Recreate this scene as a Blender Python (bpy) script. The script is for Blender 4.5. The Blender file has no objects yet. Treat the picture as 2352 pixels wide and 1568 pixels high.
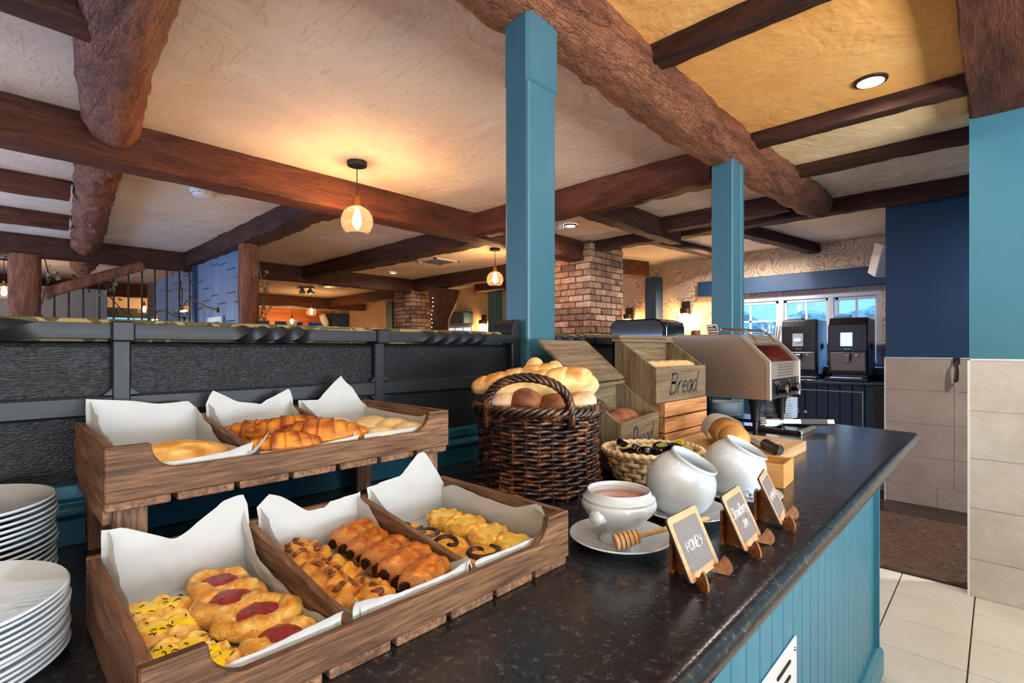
import bpy, bmesh, math, random
from mathutils import Vector, Matrix, noise as mnoise
random.seed(7)
scene = bpy.context.scene
C = scene.collection
# ------------------------------------------------------------------ camera
cam = bpy.data.cameras.new('camera'); camo = bpy.data.objects.new('camera', cam); C.objects.link(camo)
camo.location = (0, 0, 1.25); camo.rotation_euler = (math.radians(90), 0, math.radians(44.0))
cam.sensor_width = 36.0; cam.lens = 36.0 * 1159 / 2352; cam.shift_y = 16 / 2352; cam.clip_start = 0.02
scene.camera = camo
# ------------------------------------------------------------------ world, exposure
w = bpy.data.worlds.new('sky'); scene.world = w; w.use_nodes = True
bgn = w.node_tree.nodes['Background']; bgn.inputs[0].default_value = (0.20, 0.50, 1.0, 1); bgn.inputs[1].default_value = 1.7
vs = scene.view_settings
vs.view_transform = 'Standard'; vs.look = 'None'; vs.gamma = 1.0; vs.use_curve_mapping = False; vs.exposure = 0.35
cy = scene.cycles
cy.max_bounces = 6; cy.diffuse_bounces = 3; cy.glossy_bounces = 3; cy.transmission_bounces = 2; cy.transparent_max_bounces = 6
cy.caustics_reflective = False; cy.caustics_refractive = False; cy.sample_clamp_indirect = 6.0
cy.use_adaptive_sampling = True; cy.adaptive_threshold = 0.08; cy.adaptive_min_samples = 12; cy.use_denoising = True
# ------------------------------------------------------------------ large lights (daylight at the glazed side, added fill on the bar side, ceiling downlights of the bar)
def area(name, loc, target, size, sy, power, col):
    l = bpy.data.lights.new(name, 'AREA'); l.shape = 'RECTANGLE'; l.size = size; l.size_y = sy; l.energy = power; l.color = col
    o = bpy.data.objects.new(name, l); C.objects.link(o); o.location = loc
    d = Vector(target) - Vector(loc); o.rotation_euler = d.to_track_quat('-Z', 'Y').to_euler(); return o
def downspot(name, loc, power, col, size=150, blend=.5, r=.05):
    l = bpy.data.lights.new(name, 'SPOT'); l.energy = power; l.color = col; l.spot_size = math.radians(size); l.spot_blend = blend; l.shadow_soft_size = r
    o = bpy.data.objects.new(name, l); C.objects.link(o); o.location = loc; return o
def bulb(name, loc, power, col, r=.03):
    l = bpy.data.lights.new(name, 'POINT'); l.energy = power; l.color = col; l.shadow_soft_size = r
    o = bpy.data.objects.new(name, l); C.objects.link(o); o.location = loc; return o
WARM = (1.0, .52, .20); NEUT = (1.0, .87, .74)
area('daylight_side_glazing', (-6.0, -2.6, 1.25), (-6.0, -1.2, 2.5), 6.8, 1.6, 250, (.36, .56, 1.0))
area('bar_side_fill', (2.9, 0.5, 1.10), (2.5, 0.52, 2.5), 3.6, 1.3, 430, (.90, .96, 1.0))  # unseen fill light aimed upward, added to brighten ceiling and room
area('daylight_garden_sky', (-1.7, 8.9, 3.3), (-1.6, 6.4, 1.2), 3.0, 1.4, 1000, (.20, .55, 1.0))

# ------------------------------------------------------------------ helpers
def S(r, g, b):
    f = lambda c: (c/255/12.92) if c/255 <= .04045 else ((c/255+.055)/1.055)**2.4
    return (f(r), f(g), f(b), 1.0)
class MB:
    def __init__(s): s.v = []; s.f = []; s.c = []
    def add(s, vs, fs, cs=None):
        o = len(s.v); s.v += [tuple(p) for p in vs]; s.f += [tuple(i+o for i in q) for q in fs]
        s.c += list(cs) if cs else [(1, 1, 1, 1)]*len(vs); return s
    def box(s, x0, x1, y0, y1, z0, z1):
        return s.add([(x0,y0,z0),(x1,y0,z0),(x1,y1,z0),(x0,y1,z0),(x0,y0,z1),(x1,y0,z1),(x1,y1,z1),(x0,y1,z1)],
                     [(0,3,2,1),(4,5,6,7),(0,1,5,4),(1,2,6,5),(2,3,7,6),(3,0,4,7)])
    def bar(s, a, b, w, h, up=(0,0,1)):
        a = Vector(a); b = Vector(b); d = (b-a).normalized(); u = Vector(up); sd = d.cross(u).normalized(); u = sd.cross(d)
        vs = []
        for p in (a, b):
            for i, j in ((-1,-1),(1,-1),(1,1),(-1,1)): vs.append(p+sd*(i*w/2)+u*(j*h/2))
        return s.add(vs, [(0,1,2,3),(7,6,5,4),(0,4,5,1),(1,5,6,2),(2,6,7,3),(3,7,4,0)])
    def prism(s, poly, a0, a1, plane='yz'):
        n = len(poly)
        m = {'yz': lambda p, a: (a, p[0], p[1]), 'xz': lambda p, a: (p[0], a, p[1]), 'xy': lambda p, a: (p[0], p[1], a)}[plane]
        vs = [m(p, a0) for p in poly]+[m(p, a1) for p in poly]
        fs = [tuple(range(n-1, -1, -1)), tuple(range(n, 2*n))]+[(i, (i+1) % n, n+(i+1) % n, n+i) for i in range(n)]
        return s.add(vs, fs)
    def tube(s, pts, r, n=8, closed=False, caps=True, col=None, rfun=None, twist=0):
        pts = [Vector(p) for p in pts]; m = len(pts); vs = []; cs = []
        t0 = (pts[1]-pts[0]).normalized(); ref = Vector((0,0,1)) if abs(t0.z) < .9 else Vector((1,0,0))
        nrm = t0.cross(ref).normalized(); prev = t0
        for i, p in enumerate(pts):
            if closed: t = (pts[(i+1) % m]-pts[i-1]).normalized()
            else: t = (pts[min(i+1, m-1)]-pts[max(i-1, 0)]).normalized()
            q = prev.rotation_difference(t); nrm = (q @ nrm).normalized(); prev = t
            bi = t.cross(nrm); rr = r[i] if isinstance(r, (list, tuple)) else r
            for k in range(n):
                a = 2*math.pi*k/n+twist*i; R = rr*(rfun(i/(m-1), a) if rfun else 1)
                vs.append(p+nrm*(math.cos(a)*R)+bi*(math.sin(a)*R))
                if col: cs.append(col(i/(m-1), a))
        fs = []
        for i in range(m if closed else m-1):
            j = (i+1) % m
            for k in range(n): fs.append((i*n+k, i*n+(k+1) % n, j*n+(k+1) % n, j*n+k))
        if caps and not closed: fs += [tuple(range(n-1, -1, -1)), tuple((m-1)*n+k for k in range(n))]
        return s.add(vs, fs, cs if col else None)
    def lathe(s, prof, n=32, c=(0,0,0), col=None, sx=1, sy=1, caps=True, ang0=0):
        vs = []; cs = []; m = len(prof)
        for i, (r, z) in enumerate(prof):
            for k in range(n):
                a = 2*math.pi*k/n+ang0; vs.append((c[0]+r*math.cos(a)*sx, c[1]+r*math.sin(a)*sy, c[2]+z))
                if col: cs.append(col(i, a))
        fs = [(i*n+k, i*n+(k+1) % n, (i+1)*n+(k+1) % n, (i+1)*n+k) for i in range(m-1) for k in range(n)]
        if caps:
            if prof[0][0] > 1e-6: fs.append(tuple(range(n-1, -1, -1)))
            if prof[-1][0] > 1e-6: fs.append(tuple((m-1)*n+k for k in range(n)))
        return s.add(vs, fs, cs if col else None)
    def grid(s, fn, nu, nv, col=None, closeu=False):
        vs = []; cs = []; mu = nu if closeu else nu+1
        for j in range(nv+1):
            for i in range(mu):
                vs.append(fn(i/nu, j/nv))
                if col: cs.append(col(i/nu, j/nv))
        fs = []
        for j in range(nv):
            for i in range(nu):
                k = (i+1) % mu if closeu else i+1
                fs.append((j*mu+i, j*mu+k, (j+1)*mu+k, (j+1)*mu+i))
        return s.add(vs, fs, cs if col else None)
    def xf(s, M):
        s.v = [tuple(M @ Vector(p)) for p in s.v]; return s
    def build(s, name, mat, parent=None, smooth=False, bevel=0, seg=1, solid=0, loc=None, rot=None, merge=False, subsurf=0, angle=None):
        me = bpy.data.meshes.new(name); me.from_pydata(s.v, [], s.f)
        if any(c != (1,1,1,1) for c in s.c):
            ca = me.color_attributes.new('Col', 'FLOAT_COLOR', 'POINT')
            for i, c in enumerate(s.c): ca.data[i].color = c
        bm = bmesh.new(); bm.from_mesh(me)
        if merge: bmesh.ops.remove_doubles(bm, verts=bm.verts, dist=1e-5)
        bmesh.ops.recalc_face_normals(bm, faces=bm.faces); bm.to_mesh(me); bm.free()
        if smooth:
            for p in me.polygons: p.use_smooth = True
            if angle is None: angle = 40
            if angle < 180:
                try: me.set_sharp_from_angle(angle=math.radians(angle))
                except Exception: pass
        me.materials.append(mat)
        o = bpy.data.objects.new(name, me); C.objects.link(o)
        if parent is not None: o.parent = parent
        if loc: o.location = loc
        if rot: o.rotation_euler = rot
        if solid:
            m = o.modifiers.new('s', 'SOLIDIFY'); m.thickness = solid; m.offset = 0
        if subsurf:
            m = o.modifiers.new('ss', 'SUBSURF'); m.levels = subsurf; m.render_levels = subsurf
        if bevel:
            m = o.modifiers.new('b', 'BEVEL'); m.width = bevel; m.segments = seg; m.limit_method = 'ANGLE'; m.angle_limit = math.radians(35)
        return o
def tag(o, label, cat, group=None):
    o['label'] = label; o['category'] = cat
    if group: o['group'] = group
    return o
def struct(o): o['kind'] = 'structure'; return o
def thing(name, label, cat, loc=(0,0,0), rotz=0, group=None):
    o = bpy.data.objects.new(name, None); C.objects.link(o); o.location = loc; o.rotation_euler = (0,0,rotz); o.empty_display_size = .05
    return tag(o, label, cat, group)
def copy_tree(o, parent=None):
    c = o.copy(); C.objects.link(c); c.parent = parent
    for ch in list(o.children): copy_tree(ch, c)
    return c
def share(o, name, parent, loc, rot=(0,0,0), mat=None):
    c = bpy.data.objects.new(name, o.data); C.objects.link(c); c.parent = parent; c.location = loc; c.rotation_euler = rot
    for m in o.modifiers:
        k = c.modifiers.new(m.name, m.type)
        for p in ('width', 'segments', 'limit_method', 'angle_limit', 'thickness', 'offset', 'levels', 'render_levels'):
            if hasattr(m, p): setattr(k, p, getattr(m, p))
    if mat: c.material_slots[0].link = 'OBJECT'; c.material_slots[0].material = mat
    return c
def N3(x, y, z): return mnoise.noise(Vector((x, y, z)))
ORD = ['first','second','third','fourth','fifth','sixth','seventh','eighth','ninth','tenth','eleventh','twelfth','thirteenth','fourteenth','fifteenth','sixteenth','seventeenth','eighteenth','nineteenth','twentieth']
def lerp(a, b, t): return a+(b-a)*t
def mixc(a, b, t):
    t = max(0, min(1, t)); return tuple(lerp(a[i], b[i], t) for i in range(3))+(1,)
def interp(pts, x):
    if x <= pts[0][0]: return pts[0][1]
    for (a, b), (c, d) in zip(pts, pts[1:]):
        if x <= c: return lerp(b, d, (x-a)/(c-a))
    return pts[-1][1]

# ------------------------------------------------------------------ materials
class NT:
    def __init__(s, name):
        s.m = bpy.data.materials.new(name); s.m.use_nodes = True; s.t = s.m.node_tree; s.b = s.t.nodes['Principled BSDF']
    def n(s, ty, **k):
        nd = s.t.nodes.new(ty)
        for a, v in k.items():
            if a.startswith('i_'): nd.inputs[a[2:].replace('_', ' ')].default_value = v
            else: setattr(nd, a, v)
        return nd
    def l(s, a, b): s.t.links.new(a, b)
    def coords(s, sc=(1,1,1), rot=(0,0,0), world=False):
        if world: src = s.n('ShaderNodeNewGeometry').outputs['Position']
        else: src = s.n('ShaderNodeTexCoord').outputs['Object']
        mp = s.n('ShaderNodeMapping'); mp.inputs['Scale'].default_value = sc; mp.inputs['Rotation'].default_value = rot
        s.l(src, mp.inputs['Vector']); return mp.outputs[0]
    def noise(s, vec, scale, detail=4, rough=.55, dist=0):
        nd = s.n('ShaderNodeTexNoise'); nd.inputs['Scale'].default_value = scale; nd.inputs['Detail'].default_value = detail
        nd.inputs['Roughness'].default_value = rough; nd.inputs['Distortion'].default_value = dist; s.l(vec, nd.inputs['Vector']); return nd.outputs['Fac']
    def ramp(s, fac, stops, interp='LINEAR'):
        r = s.n('ShaderNodeValToRGB'); r.color_ramp.interpolation = interp; e = r.color_ramp.elements
        e[0].position = stops[0][0]; e[0].color = stops[0][1]; e[1].position = stops[-1][0]; e[1].color = stops[-1][1]
        for p, c in stops[1:-1]: q = e.new(p); q.color = c
        s.l(fac, r.inputs[0]); return r.outputs[0]
    def mix(s, a, b, fac, mode='MIX'):
        m = s.n('ShaderNodeMix', data_type='RGBA', blend_type=mode)
        for v, i in ((fac, 0), (a, 6), (b, 7)):
            if isinstance(v, (int, float)): m.inputs[i].default_value = v
            elif isinstance(v, tuple): m.inputs[i].default_value = v
            else: s.l(v, m.inputs[i])
        return m.outputs[2]
    def math(s, op, a, b=None):
        m = s.n('ShaderNodeMath', operation=op)
        for v, i in ((a, 0), (b, 1)):
            if v is None: continue
            if isinstance(v, (int, float)): m.inputs[i].default_value = v
            else: s.l(v, m.inputs[i])
        return m.outputs[0]
    def bump(s, h, strength=.3, dist=.01, prev=None):
        b = s.n('ShaderNodeBump'); b.inputs['Strength'].default_value = strength; b.inputs['Distance'].default_value = dist
        s.l(h, b.inputs['Height'])
        if prev: s.l(prev, b.inputs['Normal'])
        s.l(b.outputs[0], s.b.inputs['Normal']); return b.outputs[0]
    def set(s, col=None, rough=None, metal=None, spec=None, coat=None, **k):
        B = s.b.inputs
        for v, nme in ((col, 'Base Color'), (rough, 'Roughness'), (metal, 'Metallic'), (spec, 'Specular IOR Level'), (coat, 'Coat Weight')):
            if v is None: continue
            if isinstance(v, (int, float, tuple)): B[nme].default_value = v
            else: s.l(v, B[nme])
        for a, v in k.items(): B[a.replace('_', ' ')].default_value = v
        return s.m
def plain(name, col, rough=.5, metal=0, spec=.5, var=.12, vscale=12, bump=0, bscale=60, bdist=.003, sc=(1,1,1), coat=0):
    t = NT(name); v = t.coords(sc)
    n = t.noise(v, vscale, 4)
    dk = tuple(c*(1-var) for c in col[:3])+(1,); lt = tuple(min(1, c*(1+var)) for c in col[:3])+(1,)
    c = t.ramp(n, [(.3, dk), (.7, lt)])
    if bump: t.bump(t.noise(v, bscale, 5), bump, bdist)
    return t.set(c, rough, metal, spec, coat)
def wood(name, dark, light, axis='y', scale=1.0, rough=.55, streak=.5, bump=.25, mid=None, spec=.35):
    t = NT(name); st = {'x': (.9, 14, 14), 'y': (14, .9, 14), 'z': (14, 14, .9)}[axis]
    v = t.coords(tuple(q*scale for q in st)); v2 = t.coords(tuple(q*scale*.22 for q in st))
    fine = t.noise(v, 9, 6, .65, .6); big = t.noise(v2, 6, 3, .5, 1.6)
    stops = [(.25, dark), (.75, light)] if mid is None else [(.25, dark), (.5, mid), (.75, light)]
    c1 = t.ramp(big, stops); c2 = t.ramp(fine, [(.35, tuple(x*.45 for x in dark[:3])+(1,)), (.62, (1,1,1,1))])
    c = t.mix(c1, c2, streak, 'MULTIPLY'); t.bump(fine, bump, .004)
    return t.set(c, rough, 0, spec)
def food(name, rough=.40, bump=.5, bscale=90, var=.34, spec=.45, vs=48, flaky=0):
    t = NT(name); a = t.n('ShaderNodeAttribute', attribute_name='Col').outputs['Color']; v = t.coords()
    n = t.noise(v, vs, 6, .65, .8); c = t.mix(a, t.ramp(n, [(.32, (1-var, 1-var*1.35, 1-var*1.7, 1)), (.5, (1, 1, 1, 1)), (.72, (1.12, 1.10, 1.05, 1))]), 1.0, 'MULTIPLY')
    lam = t.noise(t.coords((1, 1, 2.2)), bscale*.9, 3, .5, 3.0); fine = t.noise(v, bscale*3.2, 4, .6)
    if flaky: c = t.mix(c, t.ramp(lam, [(.36, (.80, .66, .46, 1)), (.50, (1, 1, 1, 1))]), flaky, 'MULTIPLY')
    t.bump(t.math('ADD', t.math('MULTIPLY', lam, 1.0 if flaky else .3), t.math('MULTIPLY', fine, .35)), bump, .004); return t.set(c, rough, 0, spec)
def emit(name, col, strength):
    t = NT(name); t.set(col, .5); t.b.inputs['Emission Color'].default_value = col; t.b.inputs['Emission Strength'].default_value = strength; return t.m
def glassy(name, tint=(1,1,1,1), gloss=.03, rough=.02, haze=0):
    t = NT(name); tr = t.n('ShaderNodeBsdfTransparent'); tr.inputs[0].default_value = tint
    gl = t.n('ShaderNodeBsdfGlossy'); gl.inputs['Roughness'].default_value = rough
    fr = t.n('ShaderNodeLayerWeight'); fr.inputs['Blend'].default_value = .35
    f = t.math('ADD', t.math('MULTIPLY', t.math('POWER', fr.outputs['Facing'], 3.0), .45), gloss)
    mx = t.n('ShaderNodeMixShader'); t.l(f, mx.inputs[0]); t.l(tr.outputs[0], mx.inputs[1]); t.l(gl.outputs[0], mx.inputs[2])
    out = mx.outputs[0]
    if haze:
        tl = t.n('ShaderNodeBsdfTranslucent'); tl.inputs[0].default_value = (1, .86, .66, 1); m2 = t.n('ShaderNodeMixShader'); m2.inputs[0].default_value = haze
        t.l(out, m2.inputs[1]); t.l(tl.outputs[0], m2.inputs[2]); out = m2.outputs[0]
    t.l(out, t.t.nodes['Material Output'].inputs[0]); return t.m

def mk_plaster():
    t = NT('plaster'); v = t.coords((1,1,1), world=True)
    n1 = t.noise(v, 1.3, 5, .6, .4); n2 = t.noise(v, 14, 6, .62, 1.2)
    v2 = t.coords((1.2, 7, 1), (0, 0, .6), world=True); n3 = t.noise(v2, 4.2, 4, .6, 2.2)
    st = t.ramp(n3, [(.60, (0,0,0,1)), (.66, (1,1,1,1)), (.70, (0,0,0,1))])
    h = t.math('ADD', t.math('ADD', t.math('MULTIPLY', n1, 1.0), t.math('MULTIPLY', n2, .09)), t.math('MULTIPLY', st, .05))
    t.bump(h, .7, .05)
    c = t.ramp(n1, [(.3, S(204, 182, 160)), (.7, S(228, 208, 184))])
    return t.set(c, .85, 0, .2)
def mk_beam(name, dark, light, rough_b=.8, sc=(1,1,1), bark=False):
    t = NT(name); v = t.coords(sc, world=True); n = t.noise(v, 5, 6, .65, 1.2); f = t.noise(v, 28, 5, .7, .8)
    c = t.mix(t.ramp(n, [(.3, dark), (.7, light)]), t.ramp(f, [(.32, (.35,.28,.25,1)), (.55, (1,1,1,1))]), .65, 'MULTIPLY')
    h = t.math('ADD', n, t.math('MULTIPLY', f, .7))
    if bark:
        vo = t.n('ShaderNodeTexVoronoi'); vo.feature = 'DISTANCE_TO_EDGE'; vo.inputs['Scale'].default_value = 46
        n2 = t.n('ShaderNodeTexNoise'); n2.inputs['Scale'].default_value = 9; n2.inputs['Detail'].default_value = 4; t.l(v, n2.inputs['Vector'])
        t.l(t.mix(v, n2.outputs['Color'], .12, 'ADD'), vo.inputs['Vector'])
        cr = t.ramp(vo.outputs['Distance'], [(.0, (.25,.19,.16,1)), (.07, (1,1,1,1))]); c = t.mix(c, cr, .5, 'MULTIPLY')
        h = t.math('ADD', h, t.math('MULTIPLY', t.math('MINIMUM', vo.outputs['Distance'], .10), 3.0)); t.bump(h, .8, .014)
    else: t.bump(h, rough_b, .02)
    return t.set(c, .66, 0, .25)
def mk_counter():
    t = NT('slate_laminate'); v = t.coords(); n = t.noise(v, 75, 7, .75); b = t.noise(v, 5, 4, .6)
    c = t.ramp(n, [(.0, S(20,20,22)), (.48, S(30,30,33)), (.58, S(44,44,47)), (.74, S(112,112,112))])
    c = t.mix(c, t.ramp(b, [(.3, (.72,.72,.74,1)), (.7, (1.25,1.22,1.2,1))]), 1, 'MULTIPLY')
    t.bump(t.noise(v, 160, 3), .22, .0015)
    return t.set(c, t.math('ADD', t.math('MULTIPLY', n, .14), .13), 0, .5)
def mk_leather():
    t = NT('black_leather'); v = t.coords((1, 1, 1.5)); vo = t.n('ShaderNodeTexVoronoi'); vo.inputs['Scale'].default_value = 190; vo.feature = 'DISTANCE_TO_EDGE'
    t.l(t.coords((1,.55,1.3)), vo.inputs['Vector']); n = t.noise(v, 60, 4, .6, .5)
    h = t.math('ADD', t.math('MINIMUM', vo.outputs['Distance'], .3), t.math('MULTIPLY', n, .2)); t.bump(h, .6, .0026)
    return t.set(S(15, 16, 20), .45, 0, .26)
def mk_wallpaper():
    t = NT('swirl_wallpaper'); v = t.coords((1, 1, 1), world=True)
    n = t.n('ShaderNodeTexNoise'); n.inputs['Scale'].default_value = 4.2; n.inputs['Detail'].default_value = 0; t.l(v, n.inputs['Vector'])
    wv = t.n('ShaderNodeTexWave', wave_type='RINGS', rings_direction='SPHERICAL'); wv.inputs['Scale'].default_value = 9; wv.inputs['Distortion'].default_value = 4
    wv.inputs['Detail'].default_value = 1.0; wv.inputs['Detail Scale'].default_value = .55
    t.l(t.mix(v, n.outputs['Color'], .55, 'ADD'), wv.inputs['Vector'])
    brk = t.noise(v, 30, 1)
    f = t.math('MULTIPLY', t.ramp(wv.outputs['Fac'], [(.52, (0,0,0,1)), (.72, (1,1,1,1))]), t.ramp(brk, [(.36, (0,0,0,1)), (.46, (1,1,1,1))]))
    return t.set(t.mix(S(212, 184, 154), S(172, 140, 110), f), .6, 0, .35)
def mk_cushion():
    t = NT('green_damask'); v = t.coords((1,1,1)); n = t.noise(v, 18, 2, .5, 1.5)
    c = t.ramp(n, [(.44, S(88,84,52)), (.5, S(60,56,34)), (.54, S(150,132,86))]); t.bump(t.noise(v, 300, 2), .2, .002); return t.set(c, .8, 0, .2)
def mk_mat():
    t = NT('woven_mat'); v = t.coords((1,1,1)); b = t.n('ShaderNodeTexBrick'); t.l(v, b.inputs['Vector']); b.inputs['Scale'].default_value = 22
    b.inputs['Color1'].default_value = S(116,92,78); b.inputs['Color2'].default_value = S(92,70,58); b.inputs['Mortar'].default_value = S(52,38,32); b.inputs['Mortar Size'].default_value = .035
    n = t.noise(v, 26, 5); c = t.mix(b.outputs['Color'], t.ramp(n, [(.3,(.6,.58,.56,1)), (.7,(1.2,1.18,1.15,1))]), 1, 'MULTIPLY'); t.bump(b.outputs['Fac'], .6, -.004); return t.set(c, .92, 0, .15)
def mk_tile(name, a, b, rough, sc=3):
    t = NT(name); v = t.coords((1,1,1), world=True); n = t.noise(v, sc, 6, .65); f = t.noise(v, 40, 4, .6)
    c = t.mix(t.ramp(n, [(.3, a), (.7, b)]), t.ramp(f, [(.3, (.88,.87,.86,1)), (.6, (1,1,1,1))]), .7, 'MULTIPLY'); t.bump(n, .06, .004); return t.set(c, rough, 0, .45)
def mk_brick(name, a, b):
    t = NT(name); v = t.coords((1,1,1), world=True); n = t.noise(v, 14, 5, .65); f = t.noise(v, 60, 4, .6)
    c = t.mix(t.ramp(n, [(.35, a), (.65, b)]), t.ramp(f, [(.3, (.55,.52,.5,1)), (.6, (1,1,1,1))]), .8, 'MULTIPLY'); t.bump(f, .6, .006); return t.set(c, .9, 0, .2)
def mk_paper():
    t = NT('greaseproof_paper'); v = t.coords(); t.bump(t.noise(v, 420, 2), .25, .0008)
    t.set(S(206, 209, 208), .7, 0, .2)
    tl = t.n('ShaderNodeBsdfTranslucent'); tl.inputs[0].default_value = S(215, 215, 208); mx = t.n('ShaderNodeMixShader'); mx.inputs[0].default_value = .25
    t.l(t.b.outputs[0], mx.inputs[1]); t.l(tl.outputs[0], mx.inputs[2]); t.l(mx.outputs[0], t.t.nodes['Material Output'].inputs[0]); return t.m
def mk_wicker():
    t = NT('dark_wicker'); v = t.coords((1,1,1)); n = t.noise(v, 38, 4, .6); f = t.noise(t.coords((1,1,8)), 60, 3)
    c = t.ramp(n, [(.30, S(18,10,7)), (.50, S(50,25,14)), (.70, S(136,80,44))]); t.bump(f, .3, .002); return t.set(c, .33, 0, .55, .25)
def mk_steel(name, col, rough, ax=(1,40,1)):
    t = NT(name); n = t.noise(t.coords(ax), 12, 4); t.bump(n, .04, .001)
    return t.set(col, t.math('ADD', t.math('MULTIPLY', n, .12), rough), .86)
M = {}
M['plaster'] = mk_plaster()
for ax, q in (('x', (.28, 1.6, 1.6)), ('y', (1.6, .28, 1.6)), ('z', (1.6, 1.6, .28))):
    M['beam_'+ax] = mk_beam('oak_beam_'+ax, S(58,30,20), S(112,62,40), .6, q)
    M['log_'+ax] = mk_beam('rough_log_'+ax, S(88,52,36), S(172,110,78), 1.0, tuple(k*1.3 for k in q), True)
    M['beam_dark_'+ax] = mk_beam('dark_oak_beam_'+ax, S(42,23,17), S(88,52,37), .8, q)
M['beam'] = M['beam_y']; M['beam_dark'] = M['beam_dark_y']; M['log'] = M['log_z']
M['teal'] = plain('teal_paint', S(52,98,112), .42, var=.05, vscale=3, bump=.08, bscale=30, sc=(3,3,1))
M['teal_panel'] = plain('teal_panel_paint', S(60,128,150), .4, var=.05, vscale=4, bump=.06, bscale=40, sc=(3,3,1))
M['teal_dark'] = plain('dark_teal_paint', S(22,88,108), .45, var=.12, vscale=6, bump=.1, bscale=50, sc=(6,1,6))
M['teal_wall'] = plain('teal_wall_paint', S(58,114,130), .6, var=.03, vscale=2, bump=.05, bscale=120)
M['navy'] = plain('navy_paint', S(18,54,86), .5, var=.06, vscale=3, bump=.05, bscale=90)
M['slate'] = mk_counter()
M['leather'] = mk_leather()
M['black_wood'] = plain('black_painted_wood', S(22,25,29), .45, spec=.35, var=.12, vscale=20, bump=.15, bscale=120, bdist=.001)
M['wallpaper'] = mk_wallpaper()
M['cushion'] = mk_cushion()
M['crate'] = wood('crate_wood', S(76,52,36), S(160,120,84), 'y', 1.6, .6, .75, .4, mid=S(122,86,58))
M['crate_x'] = wood('crate_wood_crosswise', S(96,66,46), S(172,132,96), 'x', 1.6, .6, .7, .4, mid=S(140,102,74))
M['crate_z'] = wood('crate_wood_upright', S(92,62,44), S(166,124,90), 'z', 1.6, .6, .75, .4)
M['bin'] = wood('grey_oak', S(100,82,58), S(156,134,102), 'y', 1.1, .55, .45, .25)
M['bin_x'] = wood('grey_oak_side', S(94,78,56), S(148,128,96), 'z', 1.1, .55, .5, .25)
M['acacia'] = wood('acacia_slat', S(140,86,50), S(242,196,142), 'y', .8, .45, .4, .15, mid=S(216,152,98))
M['oakbox'] = wood('honey_oak', S(200,142,78), S(226,172,104), 'x', 1.0, .5, .15, .1)
M['board'] = wood('butcher_block', S(196,150,102), S(232,196,150), 'y', .9, .5, .25, .1)
M['easel'] = wood('easel_wood', S(120,72,38), S(182,118,66), 'y', 3, .5, .5, .15)
M['signframe'] = wood('sign_frame_wood', S(206,146,104), S(232,178,138), 'y', 3, .5, .2, .1)
M['dipper'] = wood('dipper_wood', S(196,146,92), S(228,186,134), 'x', 4, .5, .2, .1)
M['pine'] = wood('window_pine', S(170,92,40), S(214,130,66), 'y', .5, .45, .3, .1)
M['wicker'] = mk_wicker()
M['bamboo'] = wood('bamboo_strip', S(224,184,128), S(252,230,188), 'z', 2.0, .5, .25, .15)
M['paper'] = mk_paper()
M['china'] = plain('white_china', S(208,218,224), .10, var=.01, vscale=2, spec=.6, coat=1.0)
M['china_in'] = plain('white_china_inside', S(214,212,212), .2, var=.01)
M['honey'] = plain('honey', S(166,88,28), .12, var=.1, vscale=8, coat=.5)
M['chalk'] = plain('chalk', S(238,238,236), .9, var=.05)
M['chalkboard'] = plain('chalkboard_slate', S(122,118,117), .45, var=.10, vscale=14)
M['chalkboard_black'] = plain('chalkboard_black', S(34,34,30), .5)
M['ink'] = plain('stencil_ink', S(52,50,48), .7, var=.15, vscale=60)
M['steel'] = mk_steel('brushed_steel', S(205,198,190), .30)
M['steel_dark'] = mk_steel('brushed_steel_side', S(188,170,154), .34, (40,1,1))
M['chrome'] = plain('chrome', S(215,215,218), .12, 1.0, var=.02)
M['plastic'] = plain('black_plastic', S(28,28,30), .35, var=.05)
M['gloss_black'] = plain('gloss_black', S(14,14,16), .08, var=.02, coat=.6)
M['machine_black'] = plain('machine_black', S(12,12,14), .32, var=.05)
M['matt_black'] = plain('matt_black', S(24,22,22), .6, var=.1)
M['white_paint'] = plain('white_gloss_paint', S(226,226,224), .4, var=.02)
M['white_plastic'] = plain('white_plastic', S(222,220,216), .4, var=.02)
M['lilac_paint'] = plain('window_paint', S(186,184,190), .4, var=.03)
M['silver'] = plain('silver_plastic', S(150,146,150), .35, .6, var=.05)
M['bronze'] = plain('dark_bronze', S(70,52,40), .4, .6, var=.15)
M['brass'] = plain('brass', S(190,140,70), .25, 1.0, var=.05)
M['glass'] = glassy('pendant_glass', (1, .93, .82, 1), .025, haze=.012)
M['pane'] = glassy('window_glass', (.93,.97,1,1), .06)
M['ink_blue'] = plain('blue_grey_panel', S(104,122,146), .5, var=.06, vscale=3)
M['greywall'] = plain('grey_green_wall', S(112,116,112), .7, var=.04, vscale=2)
M['cream_wall'] = plain('cream_wall', S(214,196,170), .8, var=.04, vscale=2)
M['tile_floor'] = mk_tile('cream_floor_tile', S(204,198,184), S(220,216,204), .28, 2)
M['tile_wall'] = mk_tile('stone_wall_tile', S(182,174,160), S(206,200,188), .4, 4)
M['tile_brown'] = mk_tile('taupe_wall_tile', S(168,146,130), S(190,168,150), .45, 4)
M['grout'] = plain('grout', S(74,66,58), .9)
M['grout_light'] = plain('light_grout', S(212,200,180), .9)
M['dining_carpet'] = plain('tan_dining_carpet', S(196,170,140), .95, var=.1)
M['dark_floor'] = wood('dark_floorboard', S(38,24,18), S(64,44,34), 'x', .8, .35, .4, .1)
M['mat'] = mk_mat()
M['mortar'] = plain('mortar', S(92,78,66), .95, var=.2, vscale=20, bump=.5, bscale=60)
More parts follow.
